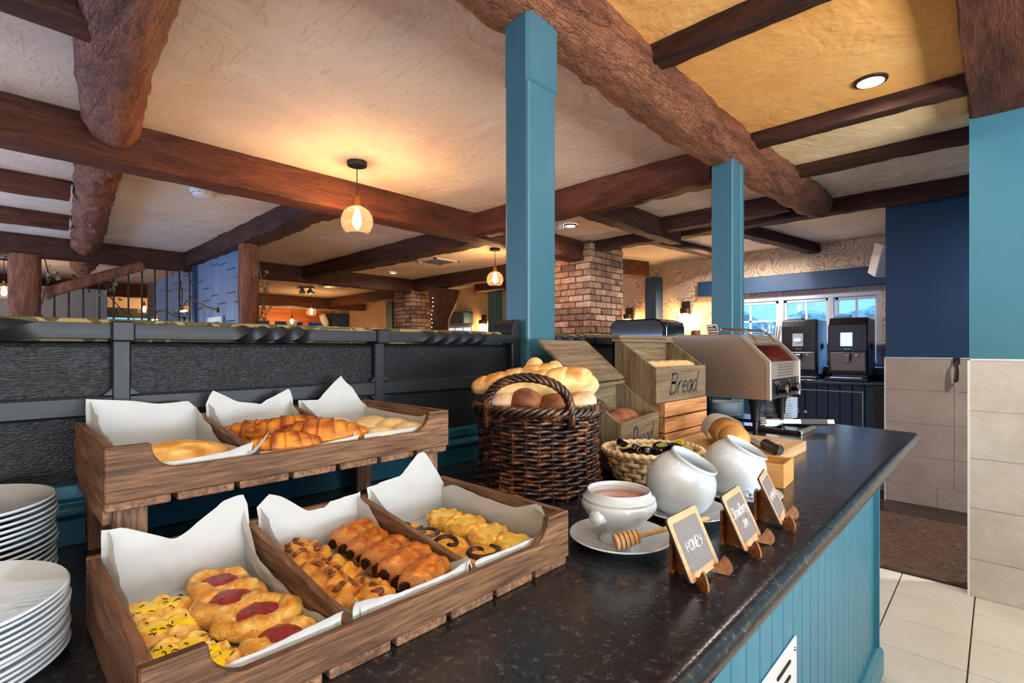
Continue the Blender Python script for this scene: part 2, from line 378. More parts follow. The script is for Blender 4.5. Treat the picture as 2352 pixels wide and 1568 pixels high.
M['brick'] = [mk_brick('brick_a', S(150,112,88), S(196,156,128)), mk_brick('brick_b', S(132,96,76), S(184,144,120)), mk_brick('brick_c', S(108,82,68), S(150,118,98)), mk_brick('brick_d', S(168,132,108), S(206,174,148))]
M['pastry'] = food('pastry_crust', flaky=.75); M['bread'] = food('bread_crust', .6, .4, 60, .20, .25, 26); M['jamfill'] = food('fruit_filling', .18, .5, 120, .3, .6); M['custard'] = food('custard_filling', .22, .15, 60, .1, .5)
M['choc'] = plain('chocolate', S(50,26,16), .35, var=.2, vscale=60); M['pecan'] = plain('pecan', S(112,58,26), .45, var=.3, vscale=80, bump=.5, bscale=120)
M['seed'] = plain('caraway_seed', S(86,44,16), .6, var=.3)
M['leaf'] = plain('ivy_leaf', S(96,96,52), .5, var=.3, vscale=30)
M['foil_yellow'] = plain('yellow_foil', S(222,196,30), .35, var=.06); M['foil_green'] = plain('printed_lid', S(150,160,96), .35, var=.35, vscale=90)
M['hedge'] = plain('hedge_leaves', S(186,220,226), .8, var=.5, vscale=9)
M['bulb'] = emit('filament_bulb', (1, .62, .28, 1), 30); M['led'] = emit('downlight_led', (1, .96, .88, 1), 14)
M['screen'] = emit('lit_screen', (.35, .8, .95, 1), 1.3); M['screen_dim'] = emit('dim_screen', (.32, .34, .38, 1), .35); M['screen_icon'] = emit('screen_icon', (.9, 1, 1, 1), 2.2)
M['cool_led'] = emit('cool_picture_lamp', (.72, .95, 1, 1), 60)
M['red'] = plain('red_mark', S(200,60,60), .5); M['toastred'] = plain('toaster_interior', S(120,52,40), .35, .3, var=.15)
M['blue_tape'] = plain('clear_lid', S(120,170,210), .2)
# ================================================================== STRUCTURE
CH = 2.5
o = struct(MB().box(-14, 3.2, -3, 7.2, CH, CH+.08).build('ceiling', M['plaster']))
t = NT('warm_glow_plaster'); v = t.coords(world=True); t.bump(t.math('ADD', t.noise(v, 1.3, 5, .6, .4), t.math('MULTIPLY', t.noise(v, 14, 6, .62, 1.2), .09)), .7, .05); M['warm_glow'] = t.set(t.ramp(t.noise(v, 1.6, 4), [(.3, S(240,166,86)), (.7, S(248,188,112))]), .85, 0, .2)  # warm glow on this bay is put into its plaster colour
struct(MB().box(-1.10, -.02, -3, 3.11, CH-.004, CH+.001).build('ceiling_bay', M['warm_glow']))
t = NT('faint_glow_plaster'); v = t.coords(world=True); t.bump(t.math('ADD', t.noise(v, 1.3, 5, .6, .4), t.math('MULTIPLY', t.noise(v, 14, 6, .62, 1.2), .09)), .7, .05); M['faint_glow_plaster'] = t.set(t.ramp(t.noise(v, 1.6, 4), [(.3, S(240,206,150)), (.7, S(248,222,178))]), .85, 0, .2)  # weaker warm glow, put into the colour of the next bay
struct(MB().box(-1.10, -.02, 3.11, 3.86, CH-.004, CH+.001).build('ceiling_bay_rear', M['faint_glow_plaster']))
fl = struct(MB().box(-1.3, 3.2, -3, 4.77, -.06, -.006).build('floor', M['grout']))
t0 = MB().box(-.1476, .1476, -.1476, .1476, -.0045, 0).build('tile', M['tile_floor'], fl, bevel=.0015, loc=(-.238, 3.38, 0))
for i in range(-1, 5):
    for j in range(-5, 1):
        if (i, j) == (0, 0): continue
        share(t0, 'tile', fl, (-.238+.3*i, 3.38+.3*j, 0))
struct(MB().box(-13.4, -1.3, -3, 7.2, -.06, -.002).build('floor_dining', M['dining_carpet']))
fb = struct(MB().box(-1.3, 3.2, 4.77, 7.2, -.06, -.004).build('floor_passage', M['grout']))
for k in range(5): MB().box(-1.29, 2.5, 4.775+k*.14, 4.912+k*.14, -.004, 0).build('plank', M['dark_floor'], fb, bevel=.001)
e = thing('entrance_mat', 'brown woven entrance mat in the doorway beyond the floor tiles', 'mat', (.3, 4.15, 0))
MB().box(-1.05, 1.4, -.60, .60, 0.0, .006).build('mat_field', M['mat'], e, bevel=.002)
MB().box(-1.05, 1.4, -.62, -.60, 0.0, .007).build('mat_edge', M['bronze'], e)
# window wall (Y = 6.9), opening X -2.72..-.94, Z 1.07..1.92
wm = MB().box(-13.6, -2.72, 6.9, 7.06, 0, CH).box(-.94, -.5, 6.9, 7.06, 0, CH).box(-2.72, -.94, 6.9, 7.06, 0, 1.07).box(-2.72, -.94, 6.9, 7.06, 1.92, CH)
wwin = struct(wm.build('wall_window', M['wallpaper']))
# far wall (X = -13.3), opening Y 4.5..6.55 Z 1.1..1.95
struct(MB().box(-13.5, -13.3, -3, 4.5, 0, CH).box(-13.5, -13.3, 6.55, 7.0, 0, CH).box(-13.5, -13.3, 4.5, 6.55, 0, 1.1).box(-13.5, -13.3, 4.5, 6.55, 1.95, CH).build('wall_far', M['cream_wall']))
struct(MB().box(3.0, 3.2, -3, 3.6, 0, .9).box(3.0, 3.2, -3, 3.6, 2.4, CH).box(3.0, 3.2, -3, -1.3, .9, 2.4).box(3.0, 3.2, 2.5, 3.6, .9, 2.4).build('wall_rear', M['cream_wall']))
struct(MB().box(-14, 3.2, -3.1, -2.9, 0, CH).build('wall_left', M['cream_wall']))
wr = struct(MB().box(-.11, 3.0, 3.46, 3.62, 0, CH).build('wall_right', M['teal_wall']))
wb = struct(MB().box(-.68, 3.0, 5.17, 5.33, 0, CH).box(-.68, -.56, 5.33, 6.9, 0, CH).build('wall_back', M['navy']))
def dado(wall, x0, x1, yf, rows, wd, mat, off, edge=True):
    MB().box(x0+.001, x1, yf-.010, yf, 0, rows[0]+.003).build('dado_backing', M['grout_light'], wall)
    k = 0
    for r in range(len(rows)-1):
        z1 = rows[r]; z0 = rows[r+1]; x = x0; first = off[r % len(off)]
        while x < x1:
            xe = min(x1, x+(first if first else wd)); first = 0
            MB().box(x+.0012, xe-.0012, yf-.017, yf-.008, z0+.0012, z1-.0012).build('tile', mat, wall, bevel=.001); x = xe; k += 1
    if edge: MB().box(x0-.006, x0+.003, yf-.020, yf+.02, 0, rows[0]+.006).build('tile_trim', M['white_plastic'], wall)
    MB().box(x0-.006, x1, yf-.020, yf, rows[0], rows[0]+.008).build('tile_trim', M['white_plastic'], wall)
dado(wr, -.11, 3.0, 3.46, [1.19, .935, .695, .445, .19, 0], .50, M['tile_wall'], [.62, .37])
dado(wb, -.68, 3.0, 5.17, [1.17, .915, .648, .385, .155, 0], .50, M['tile_brown'], [.43, .43, .43, .43, .33])
h = thing('coat_hook', 'small dark iron hook handle on the tiled back wall', 'hook', (-.235, 5.15, 1.05))
MB().box(-.02, .02, -.012, .002, .08, .13).build('plate', M['bronze'], h, bevel=.003); MB().tube([(0,-.01,.11),(0,-.04,.10),(.004,-.045,.02),(.0,-.04,-.04),(-.006,-.02,-.05)], [.008,.009,.012,.014,.012], 8).build('hook', M['bronze'], h, smooth=True)
# ------------------------------------------------------------------ beams
def sect(n=4):
    pts = []
    for k in range(n): pts.append((-1+2*k/n, -1))
    for k in range(n): pts.append((1, -1+2*k/n))
    for k in range(n): pts.append((1-2*k/n, 1))
    for k in range(n): pts.append((-1, 1-2*k/n))
    return pts
def beam(label, a, b, w, h, mat='beam', wob=.006, seed=0, top=CH, cat='beam', step=.07, name='ceiling_beam', curve=None, rnd=.12):
    a = Vector(a+(0,)); b = Vector(b+(0,)); L = (b-a).length; d = (b-a).normalized(); sd = Vector((d.y, -d.x, 0)); n = max(6, int(L/step)); S4 = sect(4)
    def fn(u, v):
        k = int(round(u*16)) % 16; px, pz = S4[k]; l = max(abs(px), abs(pz)); e = math.hypot(px, pz)
        f = 1-rnd*(e-1); p = a+d*(v*L)
        x = px*f*w/2; z = pz*f*h/2-h/2
        nx = N3(p.x*3+seed, p.y*3, px*2+pz*3)*wob*1.6+N3(p.x*11, p.y*11+seed, px*5+pz*7)*wob
        nz = N3(p.x*3, p.y*3+seed*2, px*3-pz*2)*wob*1.6+N3(p.x*12+seed, p.y*12, px*6-pz*5)*wob
        if pz > .9: nz = .012
        cx, cz = curve(v) if curve else (0, 0)
        q = p+sd*(x+nx+cx); return (q.x, q.y, top+z+nz+cz)
    m = MB().grid(fn, 16, n, closeu=True)
    m.f += [tuple(range(15, -1, -1)), tuple(n*16+k for k in range(16))]
    o = m.build(name, M[mat+('_x' if abs(d.x) > abs(d.y) else '_y')], smooth=True, angle=50)
    return tag(o, label, cat)
def log(label, a, b, r0, r1, mat='log', seed=0, wob=.018, curve=None, name='ceiling_log', zoff=(0, 0), step=.05, sq=1.0):
    a = Vector(a); b = Vector(b); L = (b-a).length; d = (b-a).normalized(); sd = Vector((d.y, -d.x, 0)).normalized(); n = max(8, int(L/step))
    def fn(u, v):
        an = u*2*math.pi; p = a+d*(v*L); r = lerp(r0, r1, v)
        e = 1-.10*max(0, (v-.93)/.07)**2-.10*max(0, (.04-v)/.04)**2
        r *= e*(1+.10*N3(p.x*2.2+seed, p.y*2.2, math.cos(an)*1.3+math.sin(an)))
        r += wob*N3(p.x*7+seed, p.y*7, 4*math.cos(an)+5*math.sin(an))+wob*.7*N3(p.x*19, p.y*19+seed, 9*math.cos(an)+9*math.sin(an))
        cx, cz = curve(v) if curve else (0, 0)
        q = p+sd*(math.cos(an)*r*sq+cx)+Vector((0,0,math.sin(an)*r+cz)); return q
    m = MB().grid(fn, 28, n, closeu=True); m.f += [tuple(range(27, -1, -1)), tuple(n*28+k for k in range(28))]
    return tag(m.build(name, M[mat+('_x' if abs(d.x) > abs(d.y) else '_y')], smooth=True, angle=60), label, 'beam')
# main squared beam and its cross logs
beam('long squared brown beam behind the nearest glass pendant, running the whole ceiling', (-3.585,-1.2), (-3.585, 4.80), .21, .232, 'beam', .004, 1)
log('thick bark-like log dropping from the upper left corner onto the long beam', (-1.2, .30, 2.43), (-3.50, .47, 2.455), .135, .125, 'log', 3, .011, lambda v: (-.05*math.sin(v*3.1), -.01*math.sin(v*3.1)))
log('worn dark log continuing behind the long beam above the far left pillar', (-3.66, .45, 2.47), (-7.62, .78, 2.47), .125, .15, 'log', 9, .03, None, 'ceiling_log', sq=.9)
log('short log stub past the spindle screen beam', (-7.86, .82, 2.45), (-9.6, .95, 2.45), .14, .13, 'log', 19, .03)
beam('short joist at the top left corner beside the thick log', (-2.27,-1.2), (-2.27, .28), .13, .16, 'beam_dark', .008, 4)
log('stub of a round log at the very top left edge', (-1.5, .02, 2.47), (-2.2, .08, 2.46), .10, .10, 'log', 23, .014)
beam('upper of the two narrow joists left of the worn dark log', (-5.05,-1.2), (-5.05, .42), .14, .13, 'beam', .006, 5)
beam('lower of the two narrow joists left of the worn dark log', (-6.35,-1.2), (-6.35, .52), .15, .13, 'beam', .006, 6)
beam('long dark beam along the top of the spindle screen', (-7.74,-1.2), (-7.74, 5.30), .20, .235, 'beam_dark', .006, 7)
beam('notched rough beam meeting the blue panelled partition', (-3.69, 1.86), (-7.64, 1.86), .20, .19, 'beam_dark', .014, 8)
beam('rough beam between the second pendant and the nearest pendant', (-3.69, 3.42), (-7.64, 3.42), .22, .20, 'beam_dark', .014, 9)
beam('dark beam running from the far brick pillar behind the second pendant', (-4.1, 5.42), (-7.66, 5.42), .20, .21, 'beam_dark', .008, 10)
beam('orange-lit far beam left of the far brick pillar', (-8.25, 5.95), (-12.2, 5.95), .22, .22, 'beam', .012, 11)
beam('far cross beam above the pine-framed windows', (-12.1,-1.2), (-12.1, 6.85), .22, .26, 'beam', .012, 12)
log('round log end glowing behind the spindle screen', (-8.4, 2.55, 2.40), (-11.9, 2.9, 2.40), .13, .12, 'log', 29, .02)
beam('lit lower beam behind the far brick pillar', (-7.0, 6.35), (-3.9, 6.35), .20, .20, 'beam', .008, 13)
# bar side beams
log('great rounded log running over both teal posts', (-1.17, .3, 2.435), (-1.11, 4.86, 2.45), .145, .120, 'log', 31, .015, lambda v: (.02*math.sin(v*9), .015*math.sin(v*7)))
for i, (y, lab) in enumerate(((1.93, 'first dark joist off the great log, nearest the camera'), (3.11, 'second dark joist off the great log, beyond the round downlight'), (3.86, 'third dark joist off the great log, with a small hook'))):
    beam(lab, (-1.03, y), (-.08, y), .10, .078, 'beam_dark', .007, 40+i)
beam('dark joist above the navy back wall, fourth off the great log', (-3.40, 4.95), (-.12, 4.95), .15, .115, 'beam_dark', .008, 44)
beam('warped notched beam between the two teal posts', (-1.29, 3.20), (-3.49, 3.20), .20, .215, 'beam', .014, 45, curve=lambda v: (0, .02*math.sin(v*3.14)))
beam('short trimmer joist left of the far teal post', (-2.38, 3.3), (-2.38, 4.86), .13, .19, 'beam_dark', .008, 46)
beam('short cross joist behind the far teal post', (-2.32, 4.50), (-1.22, 4.50), .12, .14, 'beam_dark', .008, 47)
beam('small dark joist above the coffee machines', (-1.92, 5.06), (-1.60, 6.88), .13, .11, 'beam_dark', .006, 48)
beam('slim dark joist beyond the nearer brick pillar', (-2.75, 5.06), (-2.55, 6.88), .11, .10, 'beam_dark', .006, 49)
beam('amber-lit beam resting on the slim teal pillar by the wallpaper', (-4.05, 5.58), (-3.72, 6.62), .20, .22, 'beam', .006, 50)
o = beam('wide red-brown timber plate over the teal wall at the upper right', (.18, .1), (.18, 3.62), .58, .092, 'beam', .005, 51, step=.1)
# ------------------------------------------------------------------ posts
p = thing('timber_post', 'tall teal painted post nearest the camera beside the wicker basket', 'post', (-1.132, 1.262, 0))
MB().box(-.052, .052, -.071, .071, .0, 2.14).build('shaft', M['teal'], p, bevel=.010, seg=2); MB().box(-.056, .058, -.076, .080, 2.10, 2.36).build('capital', M['teal'], p, bevel=.012, seg=1)
p = thing('timber_post', 'shorter looking teal painted post farther along, behind the toaster', 'post', (-1.14, 2.99, 0))
MB().box(-.062, .060, -.083, .075, 0, 2.37).build('shaft', M['teal'], p, bevel=.006); MB().box(.040, .064, .040, .085, 0, 2.36).build('corner_bead', M['teal'], p, bevel=.004)
p = thing('timber_post', 'slim dark teal pillar on the wallpapered wall between two sconces', 'post', (-3.66, 6.80, 0))
MB().box(-.09, .09, -.1, .1, 0, 2.29).build('shaft', M['navy'], p, bevel=.004)
p = thing('timber_post', 'slim grey teal pillar on the wallpaper behind the second pendant', 'post', (-7.02, 6.80, 0))
MB().box(-.10, .10, -.1, .1, 0, CH).build('shaft', M['teal'], p, bevel=.004)
p = thing('timber_post', 'grey teal pillar at the far corner beside the far brick pillar', 'post', (-10.6, 6.80, 0)); MB().box(-.14, .14, -.1, .1, 0, CH).build('shaft', M['teal'], p, bevel=.004)
tag(MB().box(-13.29, -12.9, 6.4, 6.89, 0, 2.2).build('corner_cabinet', M['navy'], bevel=.01), 'dark navy corner unit beside the pine-framed windows', 'cabinet')
def wpost(label, x, y, w, z1, seed, mat='log', zb=0):
    def fn(u, v):
        an = u*2*math.pi; z = lerp(zb, z1, v); c = math.cos(an); s = math.sin(an); k = w/2/max(abs(c), abs(s))**.75
        k *= 1+.06*N3(c*1.4+seed, s*1.4, z*2)+.05*N3(c*4+seed, s*4, z*6); return (x+c*k, y+s*k, z)
    m = MB().grid(fn, 20, 40, closeu=True); return tag(m.build('oak_post', M[mat], smooth=True, angle=60), label, 'post')
wpost('rough squared oak post at the left end of the spindle screen', -7.74, .27, .27, 2.28, 3)
wpost('rough brown oak post wrapped with ivy beside the blue partition', -5.58, 1.86, .17, 2.33, 5)
p = thing('oak_post', 'dark gnarled oak post with tiny lights in front of the far brick pillar', 'post', (-7.12, 5.50, 0))
m = MB().tube([(0,0,0),(.0,0,1.0),(.02,0,1.45),(.05,.02,1.8),(.10,.03,2.05),(.14,.03,2.30)], [.17,.16,.15,.17,.24,.30], 14, rfun=lambda s, a: 1+.12*N3(math.cos(a)*2, math.sin(a)*2, s*9))
m.build('trunk', M['beam_dark'], p, smooth=True)
rng = random.Random(4)
for k in range(9): MB().lathe([(0,-.007),(.007,0),(0,.007)], 6, (.06+k*.012+rng.uniform(-.03,.03), -.17-k*.010, 1.55+k*.07)).build('fairy_light', M['led'], p)
# ------------------------------------------------------------------ brick pillars: bricks on the two seen faces
def brick_pillar(label, x0, x1, y0, y1, z0, seed):
    e = thing('brick_pillar', label, 'pillar', ((x0+x1)/2, (y0+y1)/2, 0)); rng = random.Random(seed); cx = (x0+x1)/2; cy = (y0+y1)/2
    MB().box(x0-cx+.012, x1-cx-.012, y0-cy+.012, y1-cy-.012, 0, CH).build('core', M['mortar'], e)
    row = .0745; bl = .215; meshes = []
    for k in range(4):
        b = MB(); r2 = random.Random(k+seed)
        b.box(-.1025, .1025, -.05, .05, -.0325, .0325)
        b.v = [(a+r2.uniform(-.004,.004), c+r2.uniform(-.004,.004), d+r2.uniform(-.003,.003)) for a, c, d in b.v]; meshes.append(b)
    protos = {}
    def put(face, c, z, ln, inset):
        key = (face, round(ln, 2), rng.randrange(3))
        if key not in protos:
            b = MB(); b.v = [(p[0]*ln/.205, p[1], p[2]) for p in meshes[key[2]].v]; b.f = list(meshes[key[2]].f); b.c = [(1,1,1,1)]*8
            if face == 'x': b.v = [(-p[1], p[0], p[2]) for p in b.v]
            o = b.build('brick', rng.choice(M['brick']), e, bevel=.006); protos[key] = o
        else: o = share(protos[key], 'brick', e, (0,0,0), mat=rng.choice(M['brick']))
        o.location = (c, y0-cy+.05-inset, z) if face == 'y' else (x1-cx-.05+inset, c, z)
        o.rotation_euler = (rng.uniform(-.01,.01), rng.uniform(-.015,.015), rng.uniform(-.01,.01))
    z = z0; k = 0
    while z < CH-.03:
        for face, a0, a1 in (('y', x0-cx, x1-cx), ('x', y0-cy, y1-cy)):
            # courses wrap the corner: header at the corner on alternate faces
            head = (k % 2 == 0) == (face == 'y'); a = a0 if face == 'x' else a1; sg = 1 if face == 'x' else -1; firstlen = .105 if head else .215
            while (a1-a)*sg > .03 if sg > 0 else (a-a0) > .03:
                ln = firstlen; firstlen = .215
                rem = (a1-a) if sg > 0 else (a-a0)
                ln = min(ln, rem)
                put(face, a+sg*ln/2, z, ln-.012, rng.uniform(0, .008)); a += sg*ln
        z += row; k += 1
    return e
brick_pillar('weathered brick pillar just right of the tall teal post', -4.08, -3.38, 4.80, 5.50, 1.24, 5)
brick_pillar('far brick pillar behind the gnarled post in the dining room', -8.25, -7.66, 5.32, 6.10, 1.24, 11)
# ------------------------------------------------------------------ partition wall with blue panels (Y = 1.85)
pt = struct(MB().box(-10.5, -5.66, 1.88, 1.96, 0, 2.34).build('wall_partition', M['grout']))
rng = random.Random(3)
for k in range(14):
    xa = -5.68-.30*k; cut = sorted([.0]+[rng.uniform(.9,1.2)+j*.36+rng.uniform(-.06,.06) for j in range(4)]+[2.34])
    for z0, z1 in zip(cut, cut[1:]):
        MB().box(xa-.296, xa-.004, 1.855, 1.885, z0+.004, z1-.004).build('panel', M['ink_blue'], pt, bevel=.004)
MB().box(-7.52, -7.40, 1.82, 1.86, 0, 2.34).build('panel_trim', M['navy'], pt)
# left grey end wall behind the screen
struct(MB().box(-11.2, -11.0, -3, 1.25, 0, 2.25).build('wall_booth', M['greywall'])); struct(MB().box(-11.22, -10.96, 1.25, 1.40, 0, 2.25).build('trim_1', M['greywall'], bevel=.01))
# ------------------------------------------------------------------ spindle screen
sp = thing('spindle_screen', 'row of dark turned spindles hanging below the long dark beam', 'screen', (-7.75, 1.2, 0))
for y in (.514,.638,.765,.913,1.049,1.194,1.331,1.467,1.594,1.733,1.850):
    zt = 2.28 if y > 1.1 else min(2.28, 1.80+(y-.45)*.70)
    pr = [(.010, .95), (.011,1.42),(.018,1.45),(.020,1.48),(.012,1.52),(.020,1.55),(.012,1.58),(.010,1.7),(.010, zt)]
    MB().lathe(pr, 8, (0, y-1.2, 0)).build('spindle', M['bronze'], sp, smooth=True)
MB().box(-.05, .05, -.8, .68, .86, .95).build('rail', M['beam_dark'], sp)
o = MB().bar((-7.62, .42, 1.86), (-7.62, 1.33, 2.28), .10, .12).build('diagonal_brace', M['log'], bevel=.02); tag(o, 'diagonal oak brace between the oak post and the spindle screen beam', 'brace')
# ------------------------------------------------------------------ ivy
def ivy(label, pts, n, seed, spread=.10):
    e = thing('ivy_vine', label, 'ivy', pts[0]); rng = random.Random(seed); P = [Vector(p)-Vector(pts[0]) for p in pts]
    MB().tube(P, .006, 5).build('stem', M['bronze'], e)
    out = [(0,-.5),(.3,-.42),(.5,-.1),(.28,.02),(.34,.38),(.1,.25),(0,.62),(-.1,.25),(-.34,.38),(-.28,.02),(-.5,-.1),(-.3,-.42)]
    proto = None
    for k in range(n):
        t = rng.random()*(len(P)-1); i = int(t); q = P[i].lerp(P[i+1], t-i)+Vector((rng.uniform(-1,1), rng.uniform(-1,1), rng.uniform(-1,1)))*spread
        rot = (rng.uniform(.6,2.4), rng.uniform(-.8,.8), rng.uniform(0,6.3))
        if proto is None: proto = MB().prism([(a*.055, b*.055) for a, b in out], -.001, .001, 'xy').build('leaf', M['leaf'], e, loc=q, rot=rot)
        else:
            c = share(proto, 'leaf', e, q, rot); s = rng.uniform(.55, 1.1); c.scale = (s,s,s)
ivy('ivy trailing around the left oak post', [(-7.58,.42,2.26),(-7.56,.46,2.05),(-7.55,.40,1.75),(-7.56,.30,1.5),(-7.56,.24,1.32)], 26, 1)
ivy('ivy climbing along the diagonal brace', [(-7.66,.45,1.86),(-7.66,.75,2.0),(-7.66,.92,2.06),(-7.66,1.0,1.95)], 18, 2)
ivy('ivy strand through the middle of the spindle screen', [(-7.68,1.0,2.1),(-7.68,.98,1.9),(-7.68,1.12,1.72),(-7.68,1.24,1.62),(-7.68,1.2,1.5)], 14, 3, .07)
ivy('ivy hanging at the right end of the spindle screen', [(-7.62,1.70,2.2),(-7.62,1.74,1.95),(-7.62,1.72,1.75),(-7.62,1.78,1.5),(-7.62,1.6,1.36)], 24, 4, .08)
ivy('ivy creeping down the brown post beside the blue partition', [(-5.46,1.90,2.2),(-5.46,1.94,2.0),(-5.46,1.97,1.85),(-5.46,1.96,1.7),(-5.46,1.93,1.55)], 22, 5, .06)
# ================================================================== WINDOWS
def bar_win():
    w = thing('window_1', '', '', (0,0,0)); del w['label']; del w['category']; struct(w)
    Yf = 6.93; m = M['lilac_paint']
    MB().box(-2.72, -.94, Yf-.03, Yf+.05, 1.85, 1.92).build('head', m, w, bevel=.004); MB().box(-2.74, -.92, Yf-.07, Yf+.05, 1.04, 1.09).build('sill', m, w, bevel=.004)
    lights = [(-2.72, -1.97), (-1.97, -1.42), (-1.42, -.94)]
    for x in (-2.69, -1.97, -1.43, -.965): MB().box(x-.03, x+.03, Yf-.03, Yf+.05, 1.09, 1.85).build('mullion', m, w, bevel=.004)
    for li, (a, b) in enumerate(lights):
        a += .03; b -= .03
        if li == 2: zs = [1.09, 1.34, 1.60, 1.85]
        elif li == 1: zs = [1.09, 1.32, 1.58, 1.85]
        else: zs = [1.09, 1.36, 1.60, 1.85]
        xs = [a, (a+b)/2, b]
        for x0, x1, z0, z1 in ((a, a+.035, zs[0], zs[-1]), (b-.035, b, zs[0], zs[-1]), (a, b, zs[0], zs[0]+.03), (a, b, zs[-1]-.035, zs[-1])): MB().box(x0, x1, Yf-.015, Yf+.03, z0, z1).build('sash', m, w, bevel=.003)
        MB().box(xs[1]-.011, xs[1]+.011, Yf-.008, Yf+.02, zs[0], zs[-1]).build('glazing_bar', m, w)
        for z in zs[1:-1]: MB().box(a, b, Yf-.008, Yf+.02, z-.011, z+.011).build('glazing_bar', m, w)
        for i in range(2):
            for z0, z1 in zip(zs, zs[1:]): MB().box(xs[i]+.006, xs[i+1]-.006, Yf+.004, Yf+.008, z0+.006, z1-.006).build('pane', M['pane'], w)
bar_win()
struct(MB().box(-3.0, -.57, 6.80, 6.90, 1.955, 2.165).build('trim_2', M['navy'], bevel=.006))
struct(MB().box(-2.8, -.57, 6.55, 6.90, .965, 1.045).build('trim_3', M['navy'], bevel=.006))
# garden seen through the panes
tag(MB().grid(lambda u, v: (lerp(-6, 2.5, u), 11.2+.35*N3(u*26, v*9, 3)+.25*N3(u*60, v*25, 1), lerp(-.3, 2.0+.5*N3(u*8, 0, 5), v)), 170, 40).build('garden_hedge', M['hedge'], smooth=False), 'pale leafy garden hedge seen through the bar window', 'hedge')
e = thing('garden_wall', 'low pale brick garden wall seen through the right panes of the bar window', 'wall', (-1.0, 9.3, 0))
proto = None
for r in range(19):
    for k in range(12):
        x = -1.6+k*.235+(r % 2)*.117
        if proto is None: proto = MB().box(-.113, .113, -.05, .05, .0, .068).build('brick', M['brick'][3], e, loc=(x, 0, 0))
        else: share(proto, 'brick', e, (x, 0, r*.075))
MB().box(-1.7, 1.3, -.035, .035, 0, 1.42).build('core', M['mortar'], e)
def pine_win():
    w = thing('window_2', '', '', (0,0,0)); del w['label']; del w['category']; struct(w); X = -13.32; m = M['pine']
    MB().box(X-.03, X+.06, 4.4, 6.65, 1.95, 2.28).build('head', m, w, bevel=.006); MB().box(X-.03, X+.09, 4.4, 6.65, 1.0, 1.1).build('sill', m, w, bevel=.006)
    for y in (4.45, 4.98, 5.85, 6.48): MB().box(X-.04, X+.05, y-.07, y+.07, 1.1, 1.95).build('mullion', m, w, bevel=.005)
    for a, b in ((4.52, 4.91), (5.05, 5.78), (5.92, 6.41)): MB().box(X-.01, X, a, b, 1.1, 1.95).build('pane', M['pane'], w)
pine_win()
tag(MB().box(-14.6, -14.4, 1.0, 10, 0, 3.2).build('garden_fence', M['navy']), 'dark fence in dusk shade outside the pine-framed windows', 'fence')  # one even navy colour
# strip window behind the spindle screen on the far wall
w = thing('window_3', '', '', (0,0,0)); del w['label']; del w['category']; struct(w)
MB().box(-13.32, -13.24, 1.2, 3.1, 1.90, 2.10).build('blind', M['matt_black'], w); MB().box(-13.31, -13.25, 1.2, 3.1, 1.78, 1.895).build('pane', emit('dusk_glass', (.10,.42,.62,1), .9), w); MB().box(-13.32, -13.2, 1.2, 3.1, 1.28, 1.78).build('sash', M['beam_dark'], w)
# ================================================================== LIGHT FITTINGS
def pendant(label, x, y, zc, onion=False, strength=500, drop=True):
    e = thing('pendant_lamp', label, 'lamp', (x, y, zc)); top = CH-zc
    MB().lathe([(.062, top-.028), (.064, top-.024), (.064, top)], 24).build('canopy', M['matt_black'], e, smooth=True)
    MB().tube([(0,0,top-.02), (0,0,.15)], .0035, 6).build('cord', M['matt_black'], e)
    MB().lathe([(.012,.165),(.020,.16),(.022,.115),(.030,.10),(.030,.088)], 16).build('socket', M['brass'], e, smooth=True)
    R = .104
    if onion: pr = [(.03,.09),(.045,.07),(.075,.045),(.112,.01),(.122,-.02),(.105,-.055),(.06,-.078)]
    else: pr = [(R*math.sin(a), R*math.cos(a)) for a in [math.radians(q) for q in range(16, 151, 9)]]
    MB().lathe(pr, 32, caps=False).build('glass_shade', M['glass'], e, smooth=True, angle=180)
    mt = emit('filament_%d' % strength, (1, .60, .29, 1) if strength != 1300 else (1, .50, .16, 1), strength)
    MB().lathe([(0,.092),(.013,.075),(.026,.03),(.031,.0),(.024,-.028),(0,-.042)], 8).build('bulb', mt, e, smooth=True)
    return e
pendant('large clear globe pendant glowing warm in front of the long beam', -3.099, 1.713, 2.103)
pendant('clear globe pendant just left of the tall teal post', -4.528, 4.384, 2.11)
pendant('small far globe pendant with round canopy near the pine-framed windows', -11.0, 4.97, 2.05, False, 260)
pendant('small onion-shaped pendant nearest the pine-framed windows', -12.6, 5.2, 1.90, True, 260)
pendant('onion-shaped pendant at the far left edge behind the oak post', -9.9, .14, 2.02, True, 260)
pendant('onion-shaped pendant seen through the spindle screen', -12.7, 2.22, 2.04, True, 160)
# ceiling downlights; some are added out of view for extra light
def downlight(label, x, y, strength, ring='bronze', r=.05, col=(1, .97, .93, 1)):
    e = thing('downlight', label, 'light', (x, y, CH))
    MB().lathe([(r*1.32,-.001),(r*1.28,-.012),(r*1.02,-.016),(r*.98,-.004)], 28, caps=False).build('bezel', M[ring], e, smooth=True)
    MB().lathe([(0,-.006),(r,-.006)], 24, caps=False).build('lens', emit('led_%d' % strength, col, strength), e); return e
downlight('round recessed downlight in the amber ceiling bay', -.43, 2.844, 230, r=.052)
downlight('recessed downlight left of the warped notched beam', -3.12, 4.08, 450)
downlight('small far recessed downlight left of the far brick pillar', -7.15, 4.60, 350)
downlight('recessed downlight above the coffee machines', -1.80, 6.01, 2600)
downlight('recessed downlight in the passage beyond the teal wall', .75, 4.25, 1700)  # out of view, added to brighten the mat and back wall
downlight('recessed downlight behind the far teal post', -2.3, 6.0, 2000)  # added to brighten the wallpaper around the coffee corner
downlight('recessed downlight over the customer side of the bar', .85, 1.7, 220, col=(.86, .94, 1, 1))  # out of view, added so floor bounce reaches the ceiling bay
